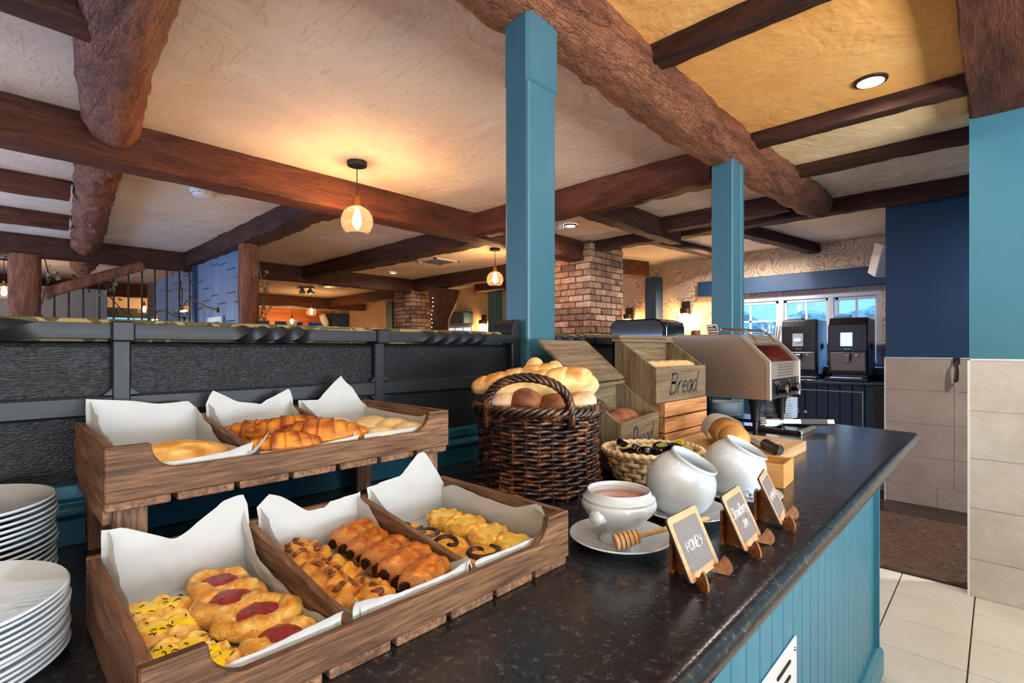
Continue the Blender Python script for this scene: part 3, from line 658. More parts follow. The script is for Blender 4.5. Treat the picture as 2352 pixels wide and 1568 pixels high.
for q, (xx, yy) in enumerate(((-2.3,-1.1),(-4.6,-.9),(-7.0,-.9))): downlight('%s recessed downlight along the window side of the dining room' % ORD[q], xx, yy, 300)  # out of view, added to bounce light up to the left ceiling
downlight('recessed downlight over the honey pots', -.55, 1.15, 60, col=(.80, .92, 1, 1))
downlight('recessed downlight over the pastry crates', -.70, .12, 60, col=(.80, .92, 1, 1))
def detector(label, x, y, r=.055):
    e = thing('smoke_detector', label, 'detector', (x, y, CH))
    MB().lathe([(r,0),(r,-.018),(r*.92,-.022),(r*.92,-.03),(r*.78,-.036),(r*.74,-.05),(r*.45,-.058),(0,-.058)], 28, caps=False).build('body', M['white_plastic'], e, smooth=True, angle=30)
    for k in range(10): MB().box(r*.80, r*.9, -.006, .006, -.035, -.024).build('slot', M['silver'], e, rot=(0,0,k*.628))
detector('white smoke detector on the pale ceiling left of the nearest pendant', -4.526, 1.177, .095)
detector('white ceiling sensor above the coffee machines', -1.777, 6.70, .07)
e = thing('emergency_light', 'grey twin-spot emergency light on the far ceiling', 'light', (-10.2, 4.5, CH))
MB().box(-.13,.13,-.13,.13,-.03,0).build('base', M['silver'], e, bevel=.01)
for s in (-1, 1): MB().lathe([(0,-.13),(.05,-.13),(.06,-.10),(.04,-.05),(.02,-.03)], 16, (s*.05, s*.06, 0)).build('spot', M['silver'], e, smooth=True)
e = thing('emergency_light', 'white ceiling spot beside the tall teal post', 'light', (-3.05, 3.83, CH))
MB().lathe([(.05,0),(.05,-.03),(.03,-.04),(.035,-.09),(0,-.10)], 18, caps=False).build('body', M['white_plastic'], e, smooth=True)
def vent(label, x, y, w=.6):
    e = thing('ceiling_vent', label, 'vent', (x, y, CH)); h = w/2
    MB().box(-h,h,-h,-h+.04,-.012,0).box(-h,h,h-.04,h,-.012,0).box(-h,-h+.04,-h,h,-.012,0).box(h-.04,h,-h,h,-.012,0).build('frame', M['white_plastic'], e)
    for k in range(5): MB().bar((-h+.04, -h+.09+k*(w-.12)/5, -.006), (h-.04, -h+.09+k*(w-.12)/5, -.006), .05, .004, (0,.5,.8)).build('slat', M['silver'], e)
    MB().box(-h+.04,h-.04,-h+.04,h-.04,-.003,0).build('plenum', M['matt_black'], e)
vent('square ceiling vent left of the second pendant', -5.80, 4.47, .45); vent('square ceiling vent over the far dining area', -9.6, 4.85, .5); vent('square ceiling vent at the far left edge', -9.6, .20, .5)
def sconce(label, x, y, z, strength=60):
    e = thing('wall_sconce', label, 'lamp', (x, y, z))
    MB().box(-.055,.055,-.03,0,0,.20).build('backplate', M['bronze'], e, bevel=.004); MB().box(-.05,.05,-.11,-.03,.02,.10).build('lamp_holder', M['bronze'], e, bevel=.006)
    MB().tube([(-.05,-.07,.06),(-.10,-.07,.06),(-.105,-.07,-.03)], .005, 6).build('switch_arm', M['brass'], e); MB().lathe([(0,-.045),(.012,-.04),(.010,-.02),(0,-.015)], 10, (-.105,-.07,0)).build('switch_pull', M['brass'], e)
    MB().lathe([(0,.03),(.014,.02),(.03,-.03),(.034,-.06),(.022,-.095),(0,-.105)], 14, (0,-.075,0)).build('bulb', emit('sconce_glow_%d' % strength, (1,.58,.20,1), strength), e, smooth=True)
sconce('bright wall sconce on the wallpaper right of the slim teal pillar', -3.20, 6.89, 1.72, 500)
sconce('wall sconce on the wallpaper left of the slim teal pillar', -4.12, 6.89, 1.68, 420)
sconce('far wall sconce on the wallpaper behind the second pendant', -7.42, 6.89, 1.72, 500)
sconce('farthest wall sconce left of the far brick pillar', -11.3, 6.89, 1.55, 260)
def piclight(label, x, z):
    e = thing('picture_light', label, 'lamp', (x, 1.85, z))
    MB().lathe([(.03,0),(.03,.012)], 14).build('rose', M['bronze'], e, rot=(math.pi/2,0,0))
    MB().tube([(0,0,0),(-.02,-.12,.03),(-.05,-.22,.10),(-.06,-.30,.09),(-.07,-.33,.02)], .008, 8).build('arm', M['brass'], e, smooth=True)
    MB().tube([(-.16,-.33,0),(.06,-.33,0)], .028, 12).build('hood', M['brass'], e, smooth=True)
    MB().box(-.15,.05,-.345,-.315,-.034,-.026).build('lamp', M['cool_led'], e)
def picture(label, x, z):
    e = thing('framed_picture', label, 'picture', (x, 1.85, z)); 
    MB().box(-.27,.27,-.03,0,-.35,.0).build('frame', M['lilac_paint'], e, bevel=.006); MB().box(-.21,.21,-.034,-.03,-.30,-.06).build('print', M['chalkboard'], e)
piclight('brass picture light with curved arm on the blue partition', -6.55, 1.70); picture('framed picture below the brass picture light', -6.6, 1.62)
piclight('second brass picture light left of the partition corner', -8.0, 1.66); picture('framed picture left of the partition corner trim', -8.05, 1.56)
# speakers
e = thing('wall_speaker', 'beige wall speaker tilted down in the corner above the navy band', 'speaker', (-.86, 6.62, 2.20))
MB().prism([(-.13,-.17),(.10,-.19),(.13,.10),(.06,.17),(-.10,.17)], -.10, .10, 'xz').build('cabinet', M['white_plastic'], e, bevel=.02, seg=3, rot=(.35,0,.5)); MB().tube([(.05,.05,0),(.14,.25,.05)], .015, 8).build('bracket', M['matt_black'], e)
e = thing('wall_speaker', 'white wall speaker beside the far pine-framed windows', 'speaker', (-12.85, 6.15, 2.0))
MB().lathe([(0,-.17),(.07,-.16),(.09,-.08),(.09,.08),(.07,.16),(0,.17)], 14).build('cabinet', M['white_plastic'], e, smooth=True, rot=(.5,.3,0)); MB().tube([(0,.05,0),(-.3,.2,.06)], .02, 8).build('bracket', M['matt_black'], e)
tag(MB().box(-8.35,-7.75,6.62,6.89,1.76,2.0).build('wall_heater', M['navy'], bevel=.02), 'grey box unit on the wallpaper above the far window', 'heater')
w = thing('window_4', '', '', (0,0,0)); del w['label']; del w['category']; struct(w)
MB().box(-8.6,-7.75,6.86,6.91,1.24,1.72).build('sash', M['lilac_paint'], w); 
for a, b in ((-8.55,-8.32),(-8.28,-8.06),(-8.02,-7.8)):
    for z0, z1 in ((1.28,1.47),(1.50,1.68)): MB().box(a, b, 6.85, 6.862, z0, z1).build('pane', emit('lit_pane', (.55,.75,1,1), .8), w)
# ================================================================== COFFEE CORNER
e = thing('coffee_counter', 'navy panelled counter under the coffee machines', 'counter', (-1.9, 6.45, 0))
MB().box(-1.1, 1.2, -.30, .44, .875, .915).build('worktop', M['slate'], e, bevel=.006)
MB().box(-1.05, 1.18, -.22, .42, 0, .875).build('carcass', M['navy'], e)
x = -1.05
while x < 1.17:
    MB().box(x+.002, min(1.18, x+.107), -.236, -.22, .05, .875).build('plank', M['navy'], e, bevel=.004); x += .109
for x0, x1, z0, z1 in ((.0,.90,.795,.805), (.89,.90,.25,.795), (.0,.01,.25,.795)): MB().box(x0, x1, -.244, -.236, z0, z1).build('hatch_bead', M['lilac_paint'], e)
for x in (.30, .38): MB().lathe([(0,-.03),(.016,-.028),(.018,-.018),(.008,-.008),(.008,0)], 12).build('knob', M['lilac_paint'], e, smooth=True, loc=(x,-.236,.56), rot=(-math.pi/2,0,0))
MB().box(1.0, 1.19, -.34, -.236, .02, .87).build('end_box', M['matt_black'], e, bevel=.004)
def coffee(label, x, y, lit):
    e = thing('coffee_machine', label, 'coffee machine', (x, y, .915))
    MB().box(-.165,.165,-.10,.30,.02,.655).build('body', M['machine_black'], e, bevel=.012, seg=2)
    MB().prism([(-.16,.06),(-.11,.06),(-.11,.66),(-.16,.65),(-.19,.58),(-.19,.31)], -.175, .175, 'yz').build('door', M['machine_black'], e, bevel=.01, seg=2)
    MB().prism([(-.195,.295),(-.16,.07),(-.14,.07),(-.17,.295)], -.155, .155, 'yz').build('front_panel', M['silver'], e, bevel=.004)
    MB().box(-.19,.19,-.26,-.08,0,.03).build('drip_tray', M['machine_black'], e, bevel=.006)
    MB().box(-.14,.14,-.255,-.10,.03,.036).build('drip_grid', M['chrome'], e)
    s = MB().box(-.06,.045,-.198,-.19,.36,.50).build('screen', M['screen'] if lit else M['screen_dim'], e)
    if lit:
        for i in range(2):
            for j in range(4): MB().lathe([(.010,0),(.014,.018)], 8, caps=True).build('icon', M['screen_icon'], s, loc=(-.034+i*.052,-.199,.375+j*.032), rot=(0,0,0))
    else:
        MB().tube([(-.03+.03*math.cos(a)+.02,-.2,.43+.012*math.sin(a)) for a in [k*.4 for k in range(16)]], .004, 5, closed=True).build('icon', M['screen_icon'], s)
    MB().box(-.03,.035,-.205,-.185,.23,.29).build('outlet_recess', M['machine_black'], e, bevel=.004); MB().prism([(-.235,.27),(-.195,.28),(-.195,.20),(-.225,.185)], -.024, .028, 'yz').build('spout', M['silver'], e, bevel=.006)
    MB().lathe([(0,0),(.013,0),(.015,.02),(0,.022)], 12).build('hot_tap', M['chrome'], e, loc=(.085,-.19,.265), rot=(math.pi/2,0,0))
    MB().box(-.03,.03,-.196,-.19,.325,.335).build('name_plate', M['silver'], e)
    MB().box(.1655,.169,-.085,.285,.05,.63).build('side_panel', M['lilac_paint'], e, bevel=.002)  # pale panel added to stand in for daylight reflected on the side
    MB().box(-.14,.02,-.14,-.02,.655,.69).build('bean_lid', M['blue_tape'], e, bevel=.006)
    MB().lathe([(0,0),(.034,0),(.034,.012),(.02,.014),(.02,.004),(0,.004)], 18).build('lock', M['machine_black'], e, loc=(.169,.06,.36), rot=(0,math.pi/2,0))
coffee('left coffee machine with a dim screen showing one ring', -1.60, 6.42, False)
coffee('right coffee machine with a lit blue screen of eight icons', -1.14, 6.40, True)
e = thing('stirrer_pot', 'pot of fanned white stirrers left of the coffee machines', 'pot', (-1.93, 6.40, .915)); MB().lathe([(.045,0),(.055,.16),(.05,.16),(.04,.01)], 16, caps=False).build('pot', M['bronze'], e, smooth=True)
rng = random.Random(5)
for k in range(16):
    a = k*.39; MB().bar((.01*math.cos(a), .01*math.sin(a), .05), (.11*math.cos(a), .06*math.sin(a), .56+.06*rng.random()), .018, .003).build('stirrer', M['paper'], e)
# sideboard with a black appliance
e = thing('sideboard', 'dark sideboard carrying the black hooded appliance', 'sideboard', (-2.35, 4.22, 0)); MB().box(-.4,.4,-.3,.3,0,1.20).build('carcass', M['navy'], e, bevel=.01); MB().box(-.42,.42,-.32,.32,1.20,1.235).build('top', M['slate'], e, bevel=.006)
e = thing('black_appliance', 'black rounded countertop appliance with a blue reflecting glass front', 'appliance', (-2.33, 4.20, 1.235))
pr = [(-.27,0),(.27,0),(.27,.20),(.24,.255),(.18,.275),(-.20,.275),(-.25,.255),(-.27,.20)]
MB().prism([(p[0], p[1]) for p in pr], -.20, .20, 'xz').build('housing', M['gloss_black'], e, bevel=.012, seg=2)
MB().prism([(-.17,.02),(.17,.02),(.17,.20),(.14,.25),(-.14,.25),(-.17,.20)], .272, .28, 'yz').build('glass_front', M['chrome'], e, bevel=.003)
# ================================================================== SERVING COUNTER
e = thing('counter_cabinet', 'pale teal tongue-and-groove bar counter base', 'counter', (-.66, .8, 0))
MB().box(-.42, .295, -1.7, 1.56, 0, .878).build('carcass', M['teal_panel'], e)
y = -1.69; k = 0
while y < 1.56:
    MB().box(.295, .313, y+.0012, min(1.565, y+.0745), .06, .878).build('plank', M['teal_panel'], e, bevel=.003); y += .0757
MB().box(-.42, .33, 1.56, 1.575, 0, .878).build('end_panel', M['teal_panel'], e)
MB().prism([(.30,0),(.340,0),(.340,.085),(.325,.105),(.30,.105)], -1.7, 1.595, 'xz').build('skirting', M['teal_panel'], e, bevel=.002)
v = MB().box(.313, .319, -.10, .515, .30, .578).build('vent_plate', M['white_paint'], e, bevel=.006)
for cy in (.03, .22, .41):
    for r in range(7): MB().bar((.3195, cy-.045, .545-r*.034), (.3195, cy+.045, .545-r*.034), .006, .006).build('vent_slot', M['matt_black'], v)
for cy in (-.08, .495):
    MB().lathe([(0,0),(.005,0),(.004,.003)], 10).build('vent_screw', M['chrome'], v, loc=(.319, cy, .555), rot=(0,math.pi/2,0))
prof = [(-1.13,.878),(-1.13,.92)]
prof += [(-.245,.92)]+[(-.24+.020*math.sin(a), .90+.020*math.cos(a)) for a in [math.radians(q) for q in range(10, 171, 20)]]+[(-.25,.878)]
mb = MB(); n = len(prof)
ends = lambda x: 2.512+(-.217-x)*.21
vsx = [(x, -1.2, z) for x, z in prof]+[(x, ends(x), z) for x, z in prof]
mb.add(vsx, [tuple(range(n-1,-1,-1)), tuple(range(n,2*n))]+[(i,(i+1)%n,n+(i+1)%n,n+i) for i in range(n)])
tag(mb.build('worktop', M['slate'], smooth=True, angle=30), 'long black speckled worktop with a rounded front edge', 'worktop')
# ================================================================== BANQUETTE BEHIND THE COUNTER
e = thing('banquette', 'black leather banquette back with twisted black top rail behind the counter', 'banquette', (-1.16, .0, 0))
def bq(e, y0, y1, posts, twists, yo=0):
    MB().box(-.06, .025, y0, y1, 1.0, 1.262).build('leather_panel', M['leather'], e, bevel=.01, seg=2)
    # lower panel sits slightly behind
    MB().box(-.06, .038, y0, y1, 1.132, 1.168).build('mid_rail', M['black_wood'], e, bevel=.004)
    for p in posts:
        MB().box(-.05, .040, p-.014, p+.014, .99, 1.272).build('upright', M['black_wood'], e, bevel=.003)
        for sg in (-1, 1):
            for zb, dz in ((1.168, .012), (1.132, -.012)):
                MB().add([(-.03,p+sg*.013,zb),(-.03,p+sg*.026,zb),(-.03,p+sg*.013,zb+dz),(.039,p+sg*.013,zb),(.039,p+sg*.026,zb),(.039,p+sg*.013,zb+dz)], [(0,1,2),(3,5,4),(0,3,4,1),(1,4,5,2),(2,5,3,0)]).build('gusset', M['black_wood'], e)
        MB().box(.018, .060, p-.017, p+.017, 1.262, 1.298).build('collar', M['black_wood'], e, bevel=.003)
    def ang(y):
        a = 0
        for t0, t1, turns in twists: a += turns*2*math.pi*max(0, min(1, (y-t0)/(t1-t0)))
        return a
    N = int((y1-y0)/.006); hs = .0138
    prof = [(-1,-1),(-.35,-1),(.35,-1),(1,-1),(1,-.35),(1,.35),(1,1),(.35,1),(-.35,1),(-1,1),(-1,.35),(-1,-.35)]
    def fn(u, v):
        y = lerp(y0, y1, v); a = ang(y); px, pz = prof[int(round(u*12)) % 12]; f = .93 if abs(px) == abs(pz) else 1
        x = px*hs*f; z = pz*hs*f; return (.039+x*math.cos(a)-z*math.sin(a), y, 1.280+x*math.sin(a)+z*math.cos(a))
    m = MB().grid(fn, 12, N, closeu=True); m.f += [tuple(range(12)), tuple(N*12+k for k in range(12))]
    m.build('twisted_rail', M['black_wood'], e, smooth=True, angle=35)
    MB().prism([(-.13,1.26),(-.0,1.26),(.012,1.285),(.0,1.303),(-.10,1.308),(-.13,1.30)], y0, y1, 'xz').build('cushion', M['cushion'], e, bevel=.008, seg=2)
    MB().prism([(-.06,.92),(.045,.92),(.045,.965),(.062,.975),(.062,.985),(.045,.992),(.052,1.0),(.052,1.022),(-.06,1.022)], y0, y1, 'xz').build('plinth', M['teal_dark'], e, bevel=.002)
bq(e, -.75, 1.185, (.163, .682), ((-.28,.055,1.0),(.345,.50,1.0),(.80,1.04,1.25)))
MB().prism([(1.150,.99),(1.190,.99),(1.190,1.315),(1.182,1.335),(1.170,1.345),(1.158,1.33),(1.150,1.31)], -.04, .052, 'yz').build('end_upright', M['black_wood'], e, bevel=.004)
e2 = thing('banquette', 'second black banquette back continuing behind the bread bins', 'banquette', (-1.16, 0, 0)); bq(e2, 1.345, 2.88, (1.62, 2.2), ((1.36,1.56,.75),(1.8,2.05,1.0)))
# ================================================================== TOASTER
e = thing('conveyor_toaster', 'stainless steel conveyor toaster on black legs at the end of the counter', 'toaster', (-.84, 2.32, .92))
Lp = [(-.26,.125),(.196,.125),(.196,.276),(.100,.372),(.082,.384),(.055,.389),(-.26,.389)]
for y0 in (-.205, .190):
    MB().prism(Lp, y0, y0+.015, 'xz').build('side_panel', M['steel_dark'], e, bevel=.003)
    MB().prism([(.180,.125),(.200,.125),(.200,.278),(.104,.376),(.088,.388),(.078,.376),(.092,.366),(.180,.272)], y0-.002, y0+.017, 'xz').build('edge_trim', M['steel'], e, bevel=.002)
MB().box(-.26,.09,-.19,.19,.37,.387).build('top_panel', M['steel'], e, bevel=.003); MB().box(-.26,.18,-.19,.19,.125,.14).build('base_panel', M['steel'], e)
MB().box(.178,.192,-.19,.19,.205,.277).build('front_panel', M['steel'], e, bevel=.002); MB().box(-.26,-.24,-.19,.19,.125,.385).build('back_panel', M['steel'], e)
fp = MB().box(.178,.194,-.17,.17,.130,.203).build('control_panel', M['plastic'], e, bevel=.002); MB().box(.178,.196,.155,.17,.130,.203).build('panel_trim', M['chrome'], e)
for r in range(5):
    for c in range(13): MB().lathe([(0,0),(.0035,0)], 8, caps=False).build('perforation', M['matt_black'], e, loc=(.1925, -.085+c*.0165+(r % 2)*.008, .219+r*.0115), rot=(0,math.pi/2,0))
for y in (-.10, .06):
    k = MB().lathe([(.026,0),(.026,.01),(.021,.012),(.020,.034),(.017,.037)], 24, caps=False).build('knob', M['gloss_black'], fp, smooth=True, loc=(.194,y,.168), rot=(0,math.pi/2,0)); MB().lathe([(0,.037),(.017,.037)], 20, caps=False).build('knob_cap', M['chrome'], k)
    MB().box(.194,.1945,y-.004,y+.004,.196,.199).build('dial_mark', M['chalk'], fp)
MB().bar((.1945,-.03,.168),(.1945,-.01,.168),.012,.002,(1,0,0)).build('dial_mark', M['chalk'], fp)
MB().tube([(.195,-.135+.012*math.cos(a),.178+.016*math.sin(a)) for a in (.3,.8,1.3,1.8,2.2)], .003, 5).build('red_mark', M['red'], fp)
MB().prism([(.178,.262),(.172,.255),(.02,.315),(.02,.325)], -.18, .18, 'xz').build('chute_back', M['toastred'], e)
for y0 in (-.190, .184): MB().prism([(.178,.255),(.178,.277),(.09,.366),(.02,.366),(.02,.30)], y0, y0+.006, 'xz').build('chute_side', M['toastred'], e)
MB().prism([(.085,.386),(.122,.352),(.112,.342),(.075,.376)], -.17, .17, 'xz').build('hood', M['steel'], e)
for y in (-.12, .12): MB().tube([(.125,y,.345),(.10,y,.385),(.06,y,.412),(-.02,y,.414)], .0032, 6).build('guard_wire', M['brass'], e, smooth=True)
for k in range(7): MB().tube([(.105-.022*k,-.12,.392+.02*min(1,k/2.)),(.105-.022*k,.12,.392+.02*min(1,k/2.))], .0026, 6).build('guard_wire', M['chrome'], e, smooth=True)
for x in (.13, -.20):
    for y in (-.165, .165): MB().lathe([(.011,0),(.012,.035),(.017,.038),(.020,.09),(.030,.126)], 16).build('leg', M['plastic'], e, smooth=True, loc=(x,y,0))
e = thing('toast_tray', 'black crumb tray with a steel rim under the toaster', 'tray', (-.79, 2.255, .92))
MB().box(-.25,.245,-.10,.10,.002,.007).build('base', M['gloss_black'], e)
for a in ((-.25,.245,-.105,-.095),(-.25,.245,.095,.105),(-.25,-.24,-.1,.1)): MB().box(a[0],a[1],a[2],a[3],.0,.014).build('rim', M['plastic'], e, bevel=.002)
MB().box(.235,.25,-.105,.105,.0,.015).build('front_rim', M['steel'], e, bevel=.002)
e = thing('serving_tongs', 'steel serving tongs with a black grip lying on the toaster tray', 'tongs', (-.69, 2.215, .948), math.radians(39)); e.rotation_euler = (math.radians(68), 0, math.radians(39))
for s, zt in ((-1, .0), (1, .014)):
    MB().bar((.06,0,zt),(.14,0,zt+.001),.018,.003).build('arm', M['chrome'], e); MB().bar((.13,0,zt),(.235,0,zt),.024,.006).build('grip', M['plastic'], e, bevel=.002)
    MB().grid(lambda u, v, zt=zt: (lerp(-.005,.065,u), (v-.5)*(.034 if u < .6 else lerp(.034,.018,(u-.6)/.4)), zt+.004*math.cos((v-.5)*3)), 8, 6).build('claw', M['chrome'], e, solid=.0015)
    for k in range(4): MB().bar((-.005,-.013+k*.0087,zt+.003),(-.022,-.013+k*.0087,zt-.001),.005,.002).build('tooth', M['chrome'], e)
MB().box(.23,.262,-.012,.012,-.002,.018).build('hinge', M['chrome'], e, bevel=.004)
# toaster chalk sign and little wooden block
e = thing('wood_block', 'small brown wooden block with a printed emblem on top of the toaster', 'block', (-1.035, 2.325, 1.309), math.radians(-42)); MB().box(-.026,.026,-.012,.012,0,.026).build('block', M['easel'], e, bevel=.001); MB().lathe([(0,0),(.006,0)], 10, caps=False).build('emblem', M['ink'], e, loc=(0,-.0124,.013), rot=(math.pi/2,0,0))
# ================================================================== CRATES, LINERS, PASTRIES
def crate(name, label, x, y, z, cx):
    e = thing(name, label, 'crate', (x, y, z)); W = .54; D = .31; H = .081
    fp = [(0,.011),(0,H),(.048,H)]+[(.085-.035*math.cos(a)*1.0-.002, .081-.036*1.0-.0+.0+.036-.036*math.sin(a)*1.0) for a in [math.radians(q) for q in range(8, 91, 12)]]
    low = fp[-1][1]
    fp += [(W-q[0], q[1]) for q in reversed(fp[3:])]+[(W-.048,H),(W,H),(W,.011)]
    MB().prism(fp, -.012, 0, 'yz').build('front_panel', M['crate'], e, bevel=.0015)
    MB().box(-D, -D+.012, 0, W, .011, H).build('back_panel', M['crate'], e, bevel=.0015)
    for yy in (0, W-.012): MB().box(-D+.012, -.012, yy, yy+.012, .011, H).build('side_panel', M['crate_x'], e, bevel=.0015)
    for yy in (.182, .358): MB().prism([(-D+.012,.012),(-.012,.012),(-.012,low-.001),(-D+.012,H-.002)], yy-.005, yy+.005, 'xz').build('divider', M['crate_x'], e, bevel=.001)
    for k in range(7): MB().box(-D+.002, -.001, k*.0775, k*.0775+.070, 0, .011).build('floor_slat', M['crate_x'], e, bevel=.0015)
    return e, low
LX, LY, LZ = -.477, .08, .92
UX, UY, UZ = -.792, .098, 1.046
crate('pastry_crate', 'lower wooden three-compartment crate of sweet pastries on the worktop', LX, LY, LZ, 0)
up, low = crate('bread_crate', 'raised wooden three-compartment crate of croissants and rolls', UX, UY, UZ, 0)
for xx, yy in ((-.030,.012),(-.030,.492),(-.285,.012),(-.285,.492)):
    MB().box(xx-.010, xx+.010, yy, yy+.036, -.1258, .0).build('leg', M['crate_z'], up, bevel=.001)
for yy in (.0,.504): MB().box(-.285,-.03,yy+.002,yy+.012,-.022,-.0005).build('leg_brace', M['crate_x'], up)
def liner(label, x0, x1, y0, y1, z, back, left, right, front, seed, lean=.0, flips=(), curl=None):
    """x0 front (max x) .. x1 back; profiles are lists of (t, height) along each wall."""
    e = thing('paper_liner', label, 'paper', ((x0+x1)/2, (y0+y1)/2, z)); cx, cy = (x0+x1)/2, (y0+y1)/2
    m = MB(); nz = lambda x, y, k=1: .0022*N3(x*28+seed, y*28, k)+.0016*N3(x*70, y*70+seed, k)
    m.grid(lambda u, v: (lerp(x1, x0, u)-cx, lerp(y0, y1, v)-cy, .0018+abs(nz(u, v))*1.0), 20, 16)
    def flap(prof, fn, n=22, k=8):
        m.grid(lambda u, v: fn(u, v*interp(prof, u), v), n, k)
    cr = lambda u, v, kk: .005*N3(u*6+seed, v*3, kk)+.003*N3(u*15, v*9+seed, kk)
    flap(back, lambda u, hh, v: (x1-cx+.003+lean*hh*-1+(.004+abs(cr(u, v, 3)))*min(1, v*3), lerp(y0, y1, u)-cy+.004*N3(u*5, v*2, seed), .001+hh), 28, 12)
    flap(left, lambda u, hh, v: (lerp(x1, x0, u)-cx, y0-cy+.002+(.003+abs(cr(u, v, 5)))*min(1, v*3)-.0, .001+hh))
    flap(right, lambda u, hh, v: (lerp(x1, x0, u)-cx, y1-cy-.002-(.003+abs(cr(u, v, 7)))*min(1, v*3), .001+hh))
    flap(front, lambda u, hh, v: (x0-cx-.002-(.002+abs(cr(u, v, 9)))*min(1, v*3)+(max(0, hh-.036)*.45), lerp(y0, y1, u)-cy, .001+hh))
    m.build('sheet', M['paper'], e, smooth=True, angle=180, merge=False)
    for tri in flips:
        # loose turned-up corners of the sheet, curved
        a, b, c = [Vector(q)-Vector((cx, cy, z)) for q in tri]
        def fn(u, v, a=a, b=b, c=c):
            p = a.lerp(b, u); q = p.lerp(c, v); bow = .010*math.sin(math.pi*u)*(1-v)+.006*math.sin(math.pi*v)
            nrm = (b-a).cross(c-a).normalized(); return q+nrm*bow
        MB().grid(fn, 8, 8).build('turned_corner', M['paper'], e, smooth=True, angle=180)
    return e
def cxs(X): return X-.013, X-.31+.013
a, b = cxs(LX); yc = [(.093,.256),(.268,.432),(.444,.607)]
liner('white paper under the raspberry and lemon pastries', a, b, *[q for q in yc[0]], LZ+.0115,
      [(0,.100),(.12,.099),(.45,.070),(.52,.074),(.8,.106),(.96,.112),(1,.096)], [(0,.100),(.3,.062),(.7,.045),(1,.04)], [(0,.09),(.12,.062),(.2,.035),(.7,.022),(1,.034)], [(0,.034),(.25,.036),(.5,.037),(1,.045)], 1, .06,
      [((-.485,.130,.935),(-.560,.135,.935),(-.520,.112,.978))])
liner('white paper under the chocolate and pecan pastries', a, b, *[q for q in yc[1]], LZ+.0115,
      [(0,.088),(.10,.104),(.2,.098),(.45,.066),(.62,.066),(.68,.073),(1,.078)], [(0,.09),(.25,.05),(.6,.03),(1,.03)], [(0,.075),(.15,.062),(.3,.028),(.8,.022),(1,.05)], [(0,.050),(.12,.046),(.35,.038),(.8,.038),(1,.046)], 2, .05,
      [((-.487,.425,.945),(-.515,.431,.945),(-.498,.430,.982)), ((-.487,.272,.945),(-.52,.270,.945),(-.495,.270,.985))])
liner('white paper under the custard crowns and cinnamon swirls', a, b, *[q for q in yc[2]], LZ+.0115,
      [(0,.082),(.15,.086),(.4,.090),(.62,.122),(.72,.126),(.82,.106),(1,.06)], [(0,.08),(.3,.04),(.7,.028),(1,.03)], [(0,.05),(.15,.064),(.4,.058),(.7,.055),(.9,.075),(1,.03)], [(0,.040),(.5,.038),(.9,.039),(1,.05)], 3, .04,
      [((-.490,.604,.96),(-.55,.606,.975),(-.52,.590,1.003))])
a, b = cxs(UX); yc = [(.111,.274),(.286,.450),(.462,.625)]
liner('white paper under the flat golden bread', a, b, *yc[0], UZ+.0115,
      [(0,.108),(.4,.100),(.62,.092),(.9,.094),(1,.075)], [(0,.105),(.4,.07),(1,.055)], [(0,.085),(.3,.06),(.55,.035),(1,.04)], [(0,.040),(.5,.038),(.8,.042),(1,.052)], 4, .05,
      [((-.806,.235,1.075),(-.87,.27,1.075),(-.806,.30,1.125))])
liner('white paper behind the croissants', a, b, *yc[1], UZ+.0115,
      [(0,.085),(.06,.112),(.35,.086),(.6,.078),(.95,.108),(1,.085)], [(0,.09),(.3,.05),(1,.03)], [(0,.085),(.2,.055),(.4,.03),(1,.03)], [(0,.034),(.4,.030),(1,.040)], 5, .05, [((-.81,.42,1.085),(-.84,.448,1.085),(-.815,.446,1.105))])
liner('white paper under the pale bread rolls', a, b, *yc[2], UZ+.0115,
      [(0,.080),(.25,.078),(.45,.108),(.6,.130),(.78,.100),(.9,.066),(1,.055)], [(0,.08),(.3,.05),(1,.03)], [(0,.055),(.4,.05),(.8,.05),(.95,.068),(1,.03)], [(0,.040),(1,.040)], 6, .05)
GOLD = S(236,176,66); AMB = S(206,128,34); BRN = S(150,74,22); DKB = S(104,48,16); PALE = S(244,208,122); CREAM = S(236,214,168)
def place(e, x, y, z, rz=0, sc=1, rx=0, ry=0):
    e.location = (x, y, z); e.rotation_euler = (rx, ry, rz); e.scale = (sc, sc, sc)
# --- raspberry crown: lumpy twisted ring with a jam pool
def crown(seed, R=.0275, fold=4, g=None):
    e = thing('raspberry_crown', '', 'pastry')
    def fn(u, v):
        a = u*2*math.pi; b = v*2*math.pi; rr = .0112*(1+.16*math.sin(fold*a+seed)+.14*N3(math.cos(a)*3+seed, math.sin(a)*3, math.cos(b)))
        Rm = R*(1+.12*math.sin(2*a+seed*1.7)); tw = b+1.6*math.sin(a*2+seed)
        rr *= 1+.07*math.sin(5*tw+9*a); x = (Rm+rr*math.cos(b))*math.cos(a); y = (Rm+rr*math.cos(b))*math.sin(a)*.92
        return (x, y, max(0.0, .0095+rr*math.sin(b)*.92))
    def cf(u, v):
        a = u*2*math.pi; b = v*2*math.pi; k = .5+.5*math.sin(b); n = N3(math.cos(a)*2.4+seed, math.sin(a)*2.4, b)
        c = mixc(PALE, GOLD, .45+n); return mixc(c, AMB, max(0, k*.55+n*.9-.18))
    m = MB().grid(lambda u, v: fn(u, v), 56, 20, cf); m.build('pastry_ring', M['pastry'], e, smooth=True, angle=180, merge=True)
    j = MB().lathe([(0,.0190),(.008,.0192),(.014,.0180),(.0195,.0155),(.0235,.0105)], 30, col=lambda i, a: mixc(S(122,22,28), S(160,44,44), .5+N3(i*1.3, a*3, seed)), caps=False)
    j.v = [(p[0], p[1], p[2]+.0016*N3(p[0]*260, p[1]*260, seed)) for p in j.v]; j.build('jam', M['jamfill'], e, smooth=True, angle=180); return e
zf = LZ+.0145
